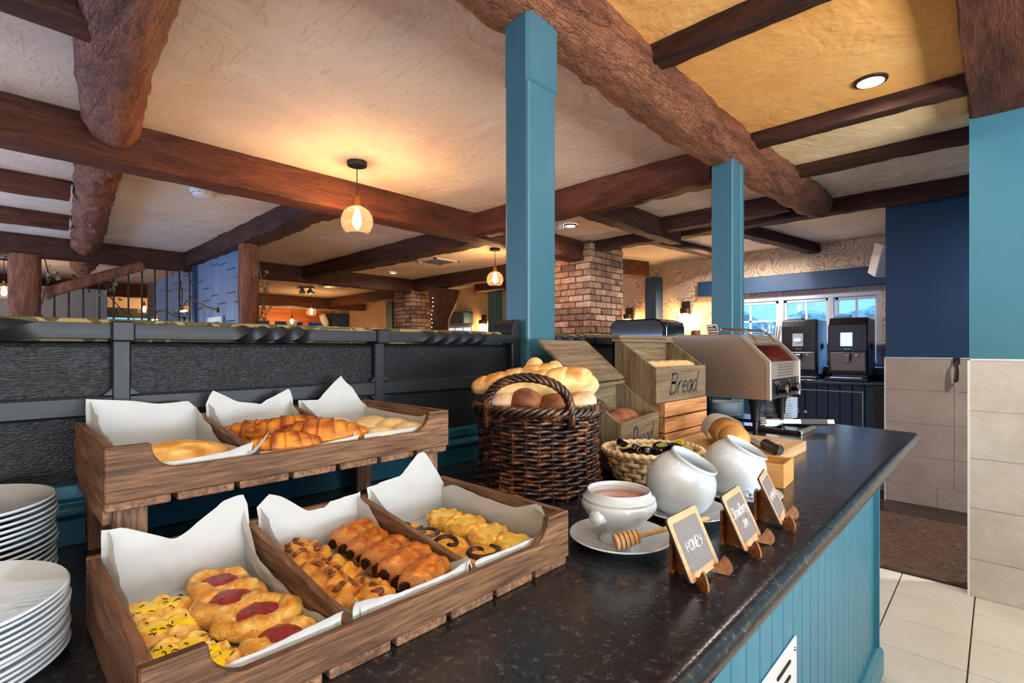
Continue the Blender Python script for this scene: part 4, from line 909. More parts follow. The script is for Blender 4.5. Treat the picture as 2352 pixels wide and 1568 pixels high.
for i, (x, y, rz, s, lab) in enumerate(((-.722,.206,.3,1.08,'raspberry crown pastry farthest back beside the divider'),(-.662,.200,1.1,1.16,'large raspberry crown pastry with the widest jam pool'),(-.599,.210,2.2,1.14,'raspberry crown pastry third from the back, leaning on its neighbour'),(-.541,.212,.2,1.08,'raspberry crown pastry at the front edge of the crate'))):
    e = crown(i*2.3+1); place(e, x, y, zf+(.003 if i == 2 else 0), rz, s); tag(e, lab, 'pastry', 'raspberry crown pastries')
# --- lemon flats: two petals of custard in a rosette
def lemon(seed):
    e = thing('lemon_pastry', '', 'pastry')
    def rad(a): return .030*(1+.16*math.cos(2*a)+.05*math.sin(5*a+seed)+.03*math.sin(8*a+seed))
    def fn(u, v):
        a = u*2*math.pi; r = rad(a)*v; k = .009*(1-v**5)+.006*math.exp(-((v-.76)/.18)**2)*(1+.35*math.sin(5*a+seed)+.5*N3(math.cos(a)*3+seed, math.sin(a)*3, 2)); n = .0012*N3(r*90*math.cos(a)+seed, r*90*math.sin(a), 1)
        return (r*math.cos(a), r*math.sin(a), max(0, k+n-.004*math.exp(-(v/.45)**2)))
    def cf(u, v):
        a = u*2*math.pi; n = N3(v*4*math.cos(a)+seed, v*4*math.sin(a), 0); return mixc(mixc(PALE, GOLD, .4+n), AMB, max(0, (v-.7)*1.5+n*.5))
    MB().grid(fn, 60, 18, cf).build('pastry_base', M['pastry'], e, smooth=True, angle=180, merge=True)
    for s in (-1, 1):
        c = MB().lathe([(0,.0122),(.008,.0120),(.0130,.0105),(.0150,.0075)], 22, (s*.0115,0,0), col=lambda i, a: S(250,214,16), sx=1.0, sy=1.25, caps=False); c.build('custard', M['custard'], e, smooth=True, angle=180)
    r = random.Random(int(seed*10))
    for k in range(13):
        x, y = r.uniform(-.024,.024), r.uniform(-.02,.02); a = r.uniform(0,3.1); d = Vector((math.cos(a), math.sin(a), 0))*.0025
        MB().tube([Vector((x,y,.0130))-d, Vector((x,y,.0138)), Vector((x,y,.0130))+d], .0006, 5).build('seed', M['seed'], e)
    return e
for i, (x, y, z, rz, s, lab) in enumerate(((-.715,.137,0,1.2,1.08,'lemon custard pastry with caraway seeds at the back left'),(-.655,.136,.003,1.5,1.12,'lemon custard pastry second from the back along the crate side'),(-.600,.133,.001,1.4,1.05,'lemon custard pastry half hidden by the turned paper corner'),(-.560,.152,.003,.4,.95,'lemon custard pastry behind the front panel notch'),(-.527,.148,.001,.2,.92,'lemon custard pastry nearest the front of the crate'))):
    e = lemon(i*1.7+.4); place(e, x, y, zf+z, rz, s); tag(e, lab, 'pastry', 'lemon custard pastries')
# --- pecan plait
def plait(seed):
    e = thing('pecan_plait', '', 'pastry')
    def fn(u, v):
        a = u*2*math.pi; s = v*2-1; env = math.sqrt(max(.02, 1-s**4)); w = .034*env*.62*(1+.18*math.sin(v*25+seed+1.2*math.sin(a))); hgt = .024*env*(1+.24*math.sin(v*25+1.3+seed+2.4*math.cos(a)))
        x = math.cos(a)*w; z = math.sin(a)*hgt*.62+.011; y = s*.038+.004*math.sin(a*2+v*12)
        n = .0022*N3(x*110+seed, y*110, z*110); return (x+n, y+n, max(0, z+n*1.5))
    def cf(u, v):
        a = u*2*math.pi; n = N3(math.cos(a)*2+seed, v*7, 2); return mixc(mixc(GOLD, AMB, .55+n*.9), BRN, max(0, .35*math.sin(v*22+seed)+.25+n*.7))
    MB().grid(fn, 26, 34, cf, closeu=True).build('pastry_twist', M['pastry'], e, smooth=True, angle=180)
    r = random.Random(int(seed*7))
    for k in range(6):
        x, y = r.gauss(0,.006), r.gauss(0,.014); m = MB().lathe([(0,-.0035),(.003,-.002),(.004,0),(.003,.002),(0,.0035)], 7, sx=1.7, sy=.8); m.v = [(p[0], p[1], p[2]+.0012*N3(p[0]*700, p[1]*700, k)) for p in m.v]
        m.build('pecan', M['pecan'], e, smooth=True, loc=(x, y, .0255), rot=(r.uniform(-.4,.4), r.uniform(-.4,.4), r.uniform(0,3)))
    return e
for i, (x, y) in enumerate(((-.745,.307),(-.703,.306),(-.660,.305),(-.616,.304),(-.572,.305),(-.530,.312))):
    e = plait(i*1.9+.7); place(e, x, y, zf+(.003 if i % 2 else 0), .25-.1*i+(1.0 if i == 5 else 0), 1.06); tag(e, 'glossy pecan plait, %s from the back of its row' % ORD[i], 'pastry', 'pecan plaits')
# --- pain au chocolat
def pain(seed):
    e = thing('pain_au_chocolat', '', 'pastry'); L = .034
    def fn(u, v):
        a = u*2*math.pi; s = v*2-1; env = 1-.22*max(0, abs(s)-.75)/.25; ca, sa = math.cos(a), math.sin(a)
        k = 1/max(1e-3, (abs(ca)**2.2+abs(sa)**2.2)**(1/2.2)); x = ca*k*.0262*env*(1+.05*N3(seed, v*3, 1))*(1+.03*math.sin(v*9+seed)); z = sa*k*.0190*env*(1 if sa < 0 else 1.22)+.0195
        st = 0 if sa < 0 else .0012*math.sin(a*9); n = .0018*N3(x*130+seed, s*6, z*130)+.0015*N3(x*50+seed, s*3, z*50); return (x+n, s*L+.002*math.sin(a*2+seed), max(0, z+n+st))
    def cf(u, v):
        a = u*2*math.pi; s = abs(v*2-1); n = N3(math.cos(a)*3+seed, v*6, 1); top = max(0, math.sin(a)); c = mixc(S(226,160,66), AMB, top+n*.5); c = mixc(c, S(162,70,18), top*.75+n*.8-.15); return mixc(c, S(214,150,90), max(0, s-.86)*6)
    m = MB().grid(fn, 32, 22, cf, closeu=True); m.f += [tuple(range(32)), tuple(22*32+k for k in range(32))]; m.build('crust', M['pastry'], e, smooth=True, angle=70)
    for k, (x, z) in enumerate(((-.011,.021),(.010,.017))):
        for s in (-1, 1): MB().tube([(x, s*(L-.008), z), (x+.001, s*(L+.0045+.002*k), z)], .0070, 10, rfun=lambda t, a: 1+.12*math.sin(3*a+seed)).build('chocolate_stick', M['choc'], e, smooth=True)
    return e
for i, (x, y, rz) in enumerate(((-.727,.398,.34),(-.680,.396,.46),(-.630,.396,.34),(-.580,.394,.40),(-.537,.394,.46))):
    e = pain(i*2.1+.3); place(e, x, y, zf-.001, rz, [1.0,.94,.98,1.05,.98][i]); tag(e, 'glazed chocolate-filled pastry roll, %s from the back of its row' % ORD[i], 'pastry', 'pains au chocolat')
# --- custard crowns
def ccrown(seed):
    e = thing('custard_crown', '', 'pastry')
    def fn(u, v):
        a = u*2*math.pi; b = v
        pr = [(0,.0),(.026,.0),(.031,.006),(.032,.014),(.029,.021),(.024,.0235),(.019,.021),(.010,.0205),(0,.0205)]
        t = b*(len(pr)-1); i = min(int(t), len(pr)-2); f = t-i; r = lerp(pr[i][0], pr[i+1][0], f); z = lerp(pr[i][1], pr[i+1][1], f)
        ru = 1+(.035*math.sin(7*a+seed)+.10*N3(math.cos(a)*3+seed, math.sin(a)*3, 5))*(1 if .2 < b < .7 else .2); z += .0012*math.sin(7*a+seed+1)*(1 if .4 < b < .72 else 0); n = .0012*N3(r*100*math.cos(a)+seed, r*100*math.sin(a), z*100)
        return (r*ru*math.cos(a)+n, r*ru*math.sin(a)*.92+n, z+n)
    def cf(u, v):
        a = u*2*math.pi; n = N3(math.cos(a)*3+seed, math.sin(a)*3, v*4)
        if v > .74: return mixc(S(240,206,88), S(224,182,70), .5+n)
        return mixc(mixc(S(246,214,112), S(234,176,52), .5+n), S(206,124,30), max(0, .75-abs(v-.56)*5+n*.7-.2))
    MB().grid(fn, 56, 32, cf).build('pastry_cup', M['pastry'], e, smooth=True, angle=180, merge=True)
    MB().lathe([(0,.0222),(.012,.0220),(.019,.0205)], 22, col=lambda i, a: mixc(S(242,208,92), S(228,188,74), .5+N3(i, a, seed)), caps=False).build('custard', M['custard'], e, smooth=True, angle=180); return e
for i, (x, y, rz) in enumerate(((-.705,.560,0),(-.648,.560,1),(-.588,.558,2),(-.532,.558,3))):
    e = ccrown(i*2.9+1); place(e, x, y, zf, rz, [1.06,1.14,1.12,1.05][i]); tag(e, 'yellow custard crown pastry, %s from the back of its row' % ORD[i], 'pastry', 'custard crowns')
# --- cinnamon swirls
def swirl(seed):
    e = thing('cinnamon_swirl', '', 'pastry')
    def cf(i, a): return mixc(GOLD, AMB, .5+N3(i, math.cos(a)*2+seed, math.sin(a)*2))
    m = MB().lathe([(0,0),(.024,0),(.030,.005),(.030,.012),(.025,.016),(.012,.018),(0,.019)], 36, col=cf); m.v = [(p[0]*(1+.06*math.sin(3*math.atan2(p[1],p[0])+seed)), p[1], p[2]) for p in m.v]; m.build('pastry_disc', M['pastry'], e, smooth=True, angle=180)
    pts = [((.003+.0036*t)*math.cos(t+seed), (.003+.0036*t)*math.sin(t+seed), .0185-.0000*t-(.0025 if t > 5.2 else 0)*(t-5.2)/1.2) for t in [k*.22 for k in range(32)]]
    MB().tube(pts, .0034, 6).build('chocolate_spiral', M['choc'], e, smooth=True); return e
for i, (x, y) in enumerate(((-.718,.486),(-.662,.487),(-.607,.488),(-.541,.492))):
    e = swirl(i*1.3+.4); place(e, x, y, zf, i*1.1, [.95,1.0,1.05,1.2][i], .15 if i == 2 else 0, -.2 if i == 2 else 0); tag(e, 'chocolate spiral swirl pastry, %s from the back beside the divider' % ORD[i], 'pastry', 'chocolate swirls')
# --- croissants
def croissant(seed, L=.125, R=.027):
    e = thing('croissant', '', 'croissant'); ns = 7
    def ctr(t): a = (t-.5)*1.5; return Vector((math.sin(a)*L/1.36, (1-math.cos(a))*L*.62, 0))
    def prof(t):
        s = abs(t-.5)*2; base = R*(1-.72*s**1.7); q = (.5-abs(t-.5))*ns*1.15; fr = q-math.floor(q); return base*(1+.14*(1-fr)**1.5)
    def fn(u, v):
        t = .015+.97*v; c = ctr(t); d = (ctr(t+.01)-ctr(t-.01)).normalized(); nn = Vector((-d.y, d.x, 0)); a = u*2*math.pi; r = prof(t); r *= 1+.03*N3(math.cos(a)*3+seed, v*12, math.sin(a)*3)
        p = c+nn*(math.cos(a)*r)+Vector((0,0,math.sin(a)*r*.92+R*.82)); return (p.x, p.y, max(0, p.z))
    def cf(u, v):
        t = .015+.97*v; q = (.5-abs(t-.5))*ns*1.15; fr = q-math.floor(q); a = u*2*math.pi; n = N3(math.cos(a)*2+seed, v*9, math.sin(a)*2)
        c = mixc(S(236,160,46), S(206,112,26), fr*.8+n*.6); return mixc(c, S(136,56,14), max(0, (1-fr)*1.1-.40+max(0, math.sin(a))*.45+n*.7))
    m = MB().grid(fn, 24, 84, cf, closeu=True); m.f += [tuple(range(24)), tuple(84*24+k for k in range(24))]; m.build('crust', M['pastry'], e, smooth=True, angle=180)
    return e
zu = UZ+.0145
for i, (x, y, z, rz, rx, ry, s, lab) in enumerate(((-.995,.345,.004,1.15,.0,.0,1.1,'croissant at the back of the raised crate'),(-.935,.388,.012,1.35,.0,0,1.15,'croissant resting behind the front one, pale in the middle'),(-.845,.338,.004,1.25,.0,0,1.02,'croissant at the front beside the turned paper'),(-.860,.405,.008,1.0,.0,0,1.22,'largest croissant at the right front beside the divider'))):
    e = croissant(i*3.1+.6); place(e, x, y, zu+z, rz, s, rx, ry); tag(e, lab, 'croissant', 'croissants in the raised crate')
# --- flat golden bread
e = thing('flat_bread', 'flat golden oval bread lying in the left compartment of the raised crate', 'bread')
def fn(u, v):
    a = u*2*math.pi; r = v; k = .020*max(0, 1-r**2.6)+.002*N3(r*3*math.cos(a), r*3*math.sin(a), 4); return (r*.052*math.cos(a), r*.075*math.sin(a), max(0, k+.004))
MB().grid(fn, 44, 14, lambda u, v: mixc(S(236,190,112), S(206,142,62), .45+N3(v*3*math.cos(u*6.28), v*3*math.sin(u*6.28), 2)*1.2+(.3 if v < .4 else 0))).build('crust', M['bread'], e, smooth=True, angle=180, merge=True)
place(e, -.890, .198, UZ+.036, .2, 1.05, 0, .2)
# --- rolls
def roll(seed):
    e = thing('bread_roll', '', 'bread')
    def fn(u, v):
        a = u*2*math.pi; ph = v*math.pi; r = .036*math.sin(ph)**.8; z = .012+.016*-math.cos(ph) if v < .5 else .012+.021*-math.cos(ph); n = .001*N3(r*60*math.cos(a)+seed, r*60*math.sin(a), z*50); return (r*math.cos(a)*1.05+n, r*math.sin(a)+n, max(0, z+.003+n))
    MB().grid(fn, 36, 20, lambda u, v: mixc(S(236,210,158), S(220,182,124), .4+N3(math.cos(u*6.28)*1.5+seed, math.sin(u*6.28)*1.5, v*3))).build('crust', M['bread'], e, smooth=True, angle=180, merge=True); return e
for i, (x, y, z) in enumerate(((-1.035,.520,0),(-.985,.500,.002),(-.972,.572,.004),(-.912,.586,.004),(-.850,.588,.002),(-.910,.506,.004),(-.842,.508,.002))):
    e = roll(i*1.7); place(e, x, y, zu+z, i*.9, 1.1); tag(e, ['pale floured roll half hidden behind the paper at the back','pale floured roll second from the back beside the divider','pale floured roll under the standing paper corner','pale floured roll in the middle of the right row','pale floured roll at the right end near the crate corner','pale floured roll in the middle beside the divider','pale floured roll at the very front beside the divider'][i], 'bread', 'rolls in the raised crate')
# ================================================================== PLATES
def plate_mesh(r, hgt):
    return MB().lathe([(0,.0015),(r*.55,.0015),(r*.57,0),(r*.60,0),(r*.64,.003),(r*.98,hgt-.001),(r,hgt+.0012),(r*.985,hgt+.003),(r*.70,.0075),(r*.62,.0052),(0,.0050)], 72, caps=False)
def plate_stack(x, y, z, r, n, dz, lab, seed, group):
    rng = random.Random(seed); proto = None
    for k in range(n):
        i = n-1-k; nm = 'topmost white plate' if i == 0 else ('lowest white plate' if k == 0 else 'white plate %s from the top' % ORD[i])
        dx = rng.uniform(-.0015,.0015)+seed*.0; dy = rng.uniform(-.0015,.0015)-.0*k
        if proto is None: o = proto = plate_mesh(r, .013).build('dinner_plate', M['china'], smooth=True, angle=50)
        else: o = proto.copy(); C.objects.link(o)
        o.location = (x+dx, y+dy, z+k*dz); tag(o, '%s of %s' % (nm, lab), 'plate', group)
plate_stack(-.752, -.052, .92, .115, 12, .0058, 'the nearer stack at the lower left', 1, 'plates in the nearer stack')
plate_stack(-.985, -.046, .92, .115, 16, .0073, 'the taller stack at the left edge', 2, 'plates in the taller stack')
plate_stack(-.752, 2.572, .92, .086, 12, .0078, 'the stack behind the front toaster leg', 3, 'plates right behind the toaster')
plate_stack(-.968, 2.50, .92, .082, 8, .0078, 'the shaded stack under the toaster', 4, 'plates under the toaster')
# ================================================================== WICKER BASKET
BX, BY, BR = -.808, .928, .146
e = thing('wicker_basket', 'dark brown wicker basket with looped handle holding baguettes', 'basket', (BX, BY, .92))
def brad(z): return BR*(1+.03*(1-z/.19)-.06*math.sin(math.pi*min(1, z/.19))+.02*(z/.19)**3)
NS = 30
for k in range(NS):
    a = 2*math.pi*k/NS; MB().tube([(brad(z)*math.cos(a), brad(z)*math.sin(a), z) for z in (0,.04,.08,.12,.16,.192)], .0028, 6).build('stake', M['wicker'], e, smooth=True)
MB().lathe([(0,.004),(BR*.98,.004),(BR*.98,.010)], 40, caps=False).build('base', M['wicker'], e)
rows = 20
for r in range(rows):
    z = .009+r*.0088; ph = math.pi*(r % 2); pts = []; M0 = NS*6
    rr = brad(z)
    for k in range(M0):
        a = 2*math.pi*k/M0; w = .0048*math.cos(NS/2*a+ph); pts.append(((rr+w)*math.cos(a), (rr+w)*math.sin(a), z+.0018*math.sin(NS*a*.5+ph*1.3)+.0012*N3(a*4, r, 1)))
    MB().tube(pts, .0042, 7, closed=True, rfun=lambda s, a, r=r: 1+.10*N3(s*60, r, 2)).build('weave_strand', M['wicker'], e, smooth=True, angle=180)
for s in range(4):
    pts = []
    for k in range(200):
        a = 2*math.pi*k/200; t = a*13+s*math.pi/2; pts.append(((BR*1.03+.008*math.cos(t))*math.cos(a), (BR*1.03+.008*math.cos(t))*math.sin(a), .190+.009*math.sin(t)))
    MB().tube(pts, .0055, 7, closed=True).build('rim_strand', M['wicker'], e, smooth=True, angle=180)
def rope_handle(e, A, B, apex_dir, hgt):
    A, B = Vector(A), Vector(B); mid = (A+B)/2; out = Vector(apex_dir); half = (B-A)/2
    def c(t): a = math.pi*t; return mid-half*math.cos(a)*(1+.10*math.sin(a))+Vector((0,0,1))*(hgt*math.sin(a)**.85)+out*(.02*math.sin(a))
    for s in range(4):
        pts = []
        for k in range(90):
            t = k/89; p = c(t); d = (c(min(1, t+.01))-c(max(0, t-.01))).normalized(); n1 = d.cross(out).normalized(); n2 = d.cross(n1); q = t*30+s*math.pi/2
            pts.append(p+(n1*math.cos(q)+n2*math.sin(q))*.0058)
        pts = [Vector(pts[0])-Vector((0,0,.03))]+pts+[Vector(pts[-1])-Vector((0,0,.03))]
        MB().tube(pts, .0052, 7).build('handle_strand', M['wicker'], e, smooth=True, angle=180)
def rimpt(a, rr=BR*1.05, z=.185): return (rr*math.cos(a), rr*math.sin(a), z)
ca = math.atan2(-.928, .808)    # direction to the photographer
rope_handle(e, rimpt(ca-.83), rimpt(ca+.47), (math.cos(ca-.15), math.sin(ca-.15), 0), .082)
rope_handle(e, rimpt(ca+math.pi-.6), rimpt(ca+math.pi+.6), (-math.cos(ca), -math.sin(ca), 0), .05)
# ------------------------------------------------------------------ baguettes
def baguette(label, A, B, r, seed, col=0, slash=True, flat=.9, tip=.35):
    e = thing('baguette', label, 'bread', A, 0, 'bread in the wicker basket'); A = Vector(A); d = Vector(B)-A; L = d.length; t = d.normalized(); side = t.cross(Vector((0,0,1))).normalized(); up = side.cross(t)
    lo, hi = [(S(246,214,148), S(200,132,56)), (S(240,206,150), S(222,178,116)), (S(172,112,70), S(104,58,34)), (S(236,206,170), S(206,160,124))][col]
    def rad(v): s = abs(v*2-1); return r*(max(0, 1-s**3.2))**tip
    def fn(u, v):
        a = u*2*math.pi; k = rad(v); sl = 0
        if slash and math.sin(a) > .2: sl = .17*max(0, math.sin(v*L*135+2.2*math.cos(a)+seed))**4*math.sin(a)
        k *= 1-sl+.05*N3(math.cos(a)*1.5+seed, math.sin(a)*1.5, v*6)
        p = t*(v*L)+side*(math.cos(a)*k)+up*(math.sin(a)*k*flat); return p
    def cf(u, v):
        a = u*2*math.pi; n = N3(math.cos(a)*1.6+seed, math.sin(a)*1.6, v*7); tp = max(0, math.sin(a)); g = .15+.55*tp+n*.6
        if slash: g += .30*tp; g -= 1.0*max(0, math.sin(v*L*135+2.2*math.cos(a)+seed))**3*tp
        return mixc(lo, hi, g)
    MB().grid(fn, 28, 60, cf, closeu=True).build('crust', M['bread'], e, smooth=True, angle=180, merge=True); return e
z0 = 1.118
def bp(du, df, z): # offsets along image-right and away from the photographer
    return (BX+du*.719-df*.695, BY+du*.695+df*.719, z)
baguette('long golden baguette lying across the front of the basket', bp(-.115,-.04,1.150), bp(.125,-.055,1.185), .036, 1)
baguette('baguette poking out at the far left of the basket', bp(-.165,.03,1.150), bp(.06,.07,1.195), .031, 2)
baguette('pale baguette end standing up at the top of the pile', bp(-.03,.0,1.10), bp(.0,.10,1.222), .027, 3, 1, False)
baguette('second pale baguette end at the top of the pile', bp(.05,.0,1.10), bp(.05,.12,1.212), .026, 4, 1, False)
baguette('rounded pale baguette end at the right side of the basket', bp(.02,.02,1.10), bp(.148,.02,1.172), .031, 5, 1, False)
baguette('pinkish floured baguette low at the right front of the basket', bp(.03,-.07,1.095), bp(.130,-.05,1.135), .029, 6, 3, False)
baguette('pale loaf end under the handle on the left side', bp(-.115,-.075,1.115), bp(.03,-.03,1.150), .030, 7, 3, False)
baguette('dark crusty loaf behind the middle of the handle', bp(-.045,-.095,1.10), bp(-.01,.0,1.17), .040, 8, 2, False, 1.0)
baguette('dark floured loaf behind the right of the handle', bp(.03,-.10,1.09), bp(.035,.0,1.155), .034, 9, 2, False, 1.0)
# ================================================================== BREAD BINS
def glyphs():
    g = {}
    g['B'] = (.62, [[(0,0),(.10,1)],[(.02,.95),(.35,1.0),(.5,.85),(.42,.62),(.08,.54)],[(.08,.54),(.45,.50),(.52,.28),(.38,.06),(.0,.02)]])
    g['r'] = (.42, [[(.03,0),(.1,.6)],[(.07,.40),(.2,.58),(.36,.60)]])
    g['e'] = (.46, [[(.06,.32),(.36,.36),(.36,.52),(.22,.6),(.08,.46),(.05,.2),(.18,.03),(.36,.10)]])
    g['a'] = (.50, [[(.40,.55),(.22,.60),(.06,.40),(.06,.12),(.18,.02),(.34,.18),(.42,.58)],[(.40,.40),(.38,.08),(.46,.03)]])
    g['d'] = (.50, [[(.38,.52),(.2,.6),(.05,.38),(.05,.12),(.18,.02),(.34,.2)],[(.46,1.05),(.38,.3),(.40,.02)]])
    g['H'] = (.62, [[(.05,0),(.05,1)],[(.5,0),(.5,1)],[(.05,.5),(.5,.52)]])
    g['O'] = (.62, [[(.28,1),(.08,.8),(.03,.45),(.12,.1),(.3,0),(.48,.15),(.53,.55),(.45,.88),(.28,1)]])
    g['N'] = (.62, [[(.05,0),(.07,1),(.46,.02),(.5,1)]])
    g['E'] = (.5, [[(.42,1),(.06,.97),(.05,.02),(.42,0)],[(.06,.52),(.36,.53)]])
    g['Y'] = (.52, [[(.03,1),(.12,.6),(.3,.55),(.44,.7)],[(.48,1),(.42,.4),(.22,-.05)]])
    g['S'] = (.5, [[(.42,.88),(.25,1),(.06,.82),(.18,.58),(.38,.42),(.40,.16),(.2,0),(.02,.12)]])
    g['t'] = (.34, [[(.15,.95),(.12,.1),(.26,.02)],[(.0,.62),(.3,.66)]])
    g['w'] = (.56, [[(.02,.6),(.12,.03),(.26,.5),(.38,.03),(.5,.62)]])
    g['y'] = (.46, [[(.03,.6),(.1,.25),(.3,.22),(.38,.6)],[(.38,.6),(.32,-.05),(.18,-.3)]])
    g['J'] = (.5, [[(.05,1),(.45,1)],[(.28,1),(.28,.15),(.12,0),(.0,.18)]])
    g['A'] = (.58, [[(0,0),(.25,1),(.5,0)],[(.1,.38),(.42,.38)]])
    g['M'] = (.72, [[(.03,0),(.1,1),(.32,.4),(.56,1),(.62,0)]])
    g['R'] = (.55, [[(.05,0),(.05,1)],[(.05,1),(.4,.9),(.4,.6),(.06,.5),(.46,0)]])
    g['L'] = (.46, [[(.05,1),(.05,0),(.4,.02)]])
    g['D'] = (.58, [[(.05,0),(.05,1),(.38,.85),(.48,.5),(.36,.12),(.05,0)]])
    g['I'] = (.22, [[(.08,0),(.1,1)]])
    return g
GL = glyphs()
def smooth_poly(p, n=4):
    if len(p) < 3: return p
    out = []
    for i in range(len(p)-1):
        p0 = p[max(0, i-1)]; p1 = p[i]; p2 = p[i+1]; p3 = p[min(len(p)-1, i+2)]
        for k in range(n):
            t = k/n; out.append(tuple(.5*((2*p1[c])+(-p0[c]+p2[c])*t+(2*p0[c]-5*p1[c]+4*p2[c]-p3[c])*t*t+(-p0[c]+3*p1[c]-3*p2[c]+p3[c])*t**3) for c in (0, 1)))
    return out+[p[-1]]
def text(s, size, thick, fn, slant=0, width=None, round_=True, sp=1.0):
    """flat lettering; fn maps (u, v, w) -> xyz (w = outwards); returns MB, total width"""
    m = MB(); x = 0
    tot = sum((GL[c][0] if c != ' ' else .35)*sp for c in s); k = (width/(tot*size)) if width else 1
    for c in s:
        if c == ' ': x += .35*sp; continue
        wd, st = GL[c]
        for p in st:
            q = smooth_poly(p) if round_ else p
            q = [((x+a+slant*b)*size*k, b*size) for a, b in q]
            L, R = [], []
            for i in range(len(q)):
                a = q[max(0, i-1)]; b = q[min(len(q)-1, i+1)]; d = math.hypot(b[0]-a[0], b[1]-a[1]) or 1; nx, ny = -(b[1]-a[1])/d, (b[0]-a[0])/d
                L.append((q[i][0]+nx*thick/2, q[i][1]+ny*thick/2)); R.append((q[i][0]-nx*thick/2, q[i][1]-ny*thick/2))
            vs = [fn(*z, .0003) for z in L]+[fn(*z, .0003) for z in R]; n = len(q); m.add(vs, [(i, i+1, n+i+1, n+i) for i in range(n-1)])
        x += wd*sp
    return m
def bin_(label, loc, rz, W, D, HF, HB, lid_ang, lid_len):
    # local: x outwards (front at 0), y along the front 0..W, z up
    e = thing('bread_bin', label, 'bread bin', loc, rz); T = .010
    MB().box(-T, 0, 0, W, 0, HF).build('front_panel', M['bin'], e, bevel=.001); MB().box(-D, -D+T, 0, W, 0, HB).build('back_panel', M['bin'], e, bevel=.001)
    sp = [(-D,0),(-T,0),(-T,HF),(-D+.035,HB),(-D,HB)]
    for y in (0, W-T): MB().prism(sp, y, y+T, 'xz').build('side_panel', M['bin_x'], e, bevel=.001)
    MB().box(-D+T, -T, T, W-T, 0, T).build('bottom', M['bin'], e); MB().box(-D-.002, -D+.037, -.003, W+.003, HB, HB+.010).build('top_strip', M['bin'], e, bevel=.001)
    A = Vector((-D+.030, 0, HB+.012)); dv = Vector((-math.cos(lid_ang), 0, math.sin(lid_ang))); nv = Vector((math.sin(lid_ang), 0, math.cos(lid_ang)))
    m = MB(); q = [A, A+dv*lid_len, A+dv*lid_len+nv*.010, A+nv*.010]; m.add([(p.x, -.003, p.z) for p in q]+[(p.x, W+.003, p.z) for p in q], [(0,1,2,3),(7,6,5,4),(0,4,5,1),(1,5,6,2),(2,6,7,3),(3,7,4,0)])
    m.build('lid', M['bin'], e, bevel=.001)
    for y in (W*.12, W*.86): MB().box(-D+.026, -D+.034, y-.012, y+.012, HB+.009, HB+.013).build('hinge', M['brass'], e)
    text('Bread', HF*.60, HF*.075, lambda u, v, w: (w, W*.24+u, HF*.20+v), .20, W*.56).build('lettering', M['ink'], e)
    return e
bin_('upper grey wooden bread bin with sliced white bread, lid folded flat back', (-.790, 1.485, 1.073), 0, .375, .165, .116, .200, math.radians(2), .125)
bin_('lower grey wooden bread bin turned slightly, lid leaning open', (-.731, 1.182, .92), math.radians(10.5), .322, .152, .128, .214, math.radians(41), .188)
for k in range(13):
    e = thing('bread_slice', 'slice of white bread, %s from the left in the upper bin' % ORD[k], 'bread', (-.872, 1.515+k*.0235, 1.0845), 0, 'bread slices in the upper bin')
    pr = [(-.04,0),(.04,0),(.042,.05),(.050,.065),(.046,.090),(.02,.100),(-.02,.100),(-.046,.090),(-.050,.065),(-.042,.05)]
    if k == 0: sl0 = MB().prism(pr, 0, .015, 'xz').build('crust', plain('toast_crust', S(222,170,104), .7, var=.1), e, bevel=.003); cr0 = MB().prism([(a*.93, b*.96+.002) for a, b in pr], -.0006, .0156, 'xz').build('crumb', plain('white_crumb', S(246,234,208), .85, bump=.3, bscale=200), e, bevel=.001)
    else: share(sl0, 'crust', e, (0,0,0)); share(cr0, 'crumb', e, (0,0,0))
    e.rotation_euler = (-.30+.05*math.sin(k*2.1), 0, .03*math.sin(k*1.7)); e.scale = (1.1, 1, 1.28)
e = baguette('brown crusty loaf inside the lower bread bin', (-.803, 1.215, 1.005), (-.850, 1.43, 1.005), .056, 12, 2, False, 1.15, .4); e['group'] = ''; del e['group']
for ch in e.children: pass
e = thing('slatted_crate', 'acacia slatted box under the upper bread bin', 'crate', (-.785, 1.535, .92))
for z in (0, .0520, .1040): MB().box(-.012, 0, 0, .325, z, z+.0475).build('slat', M['acacia'], e, bevel=.0015)
for z in (0, .0520, .1040):
    MB().box(-.19, -.012, -.0, .012, z, z+.0475).build('slat', M['acacia'], e, bevel=.0015); MB().box(-.19, -.012, .313, .325, z, z+.0475).build('slat', M['acacia'], e, bevel=.0015)
for x, y in ((-.025,.014),(-.025,.297),(-.185,.014),(-.185,.297)): MB().box(x-.012, x+.012, y, y+.014, 0, .1515).build('corner_post', M['acacia'], e)
MB().box(-.19, -.178, .012, .313, 0, .1515).build('back_board', M['acacia'], e)
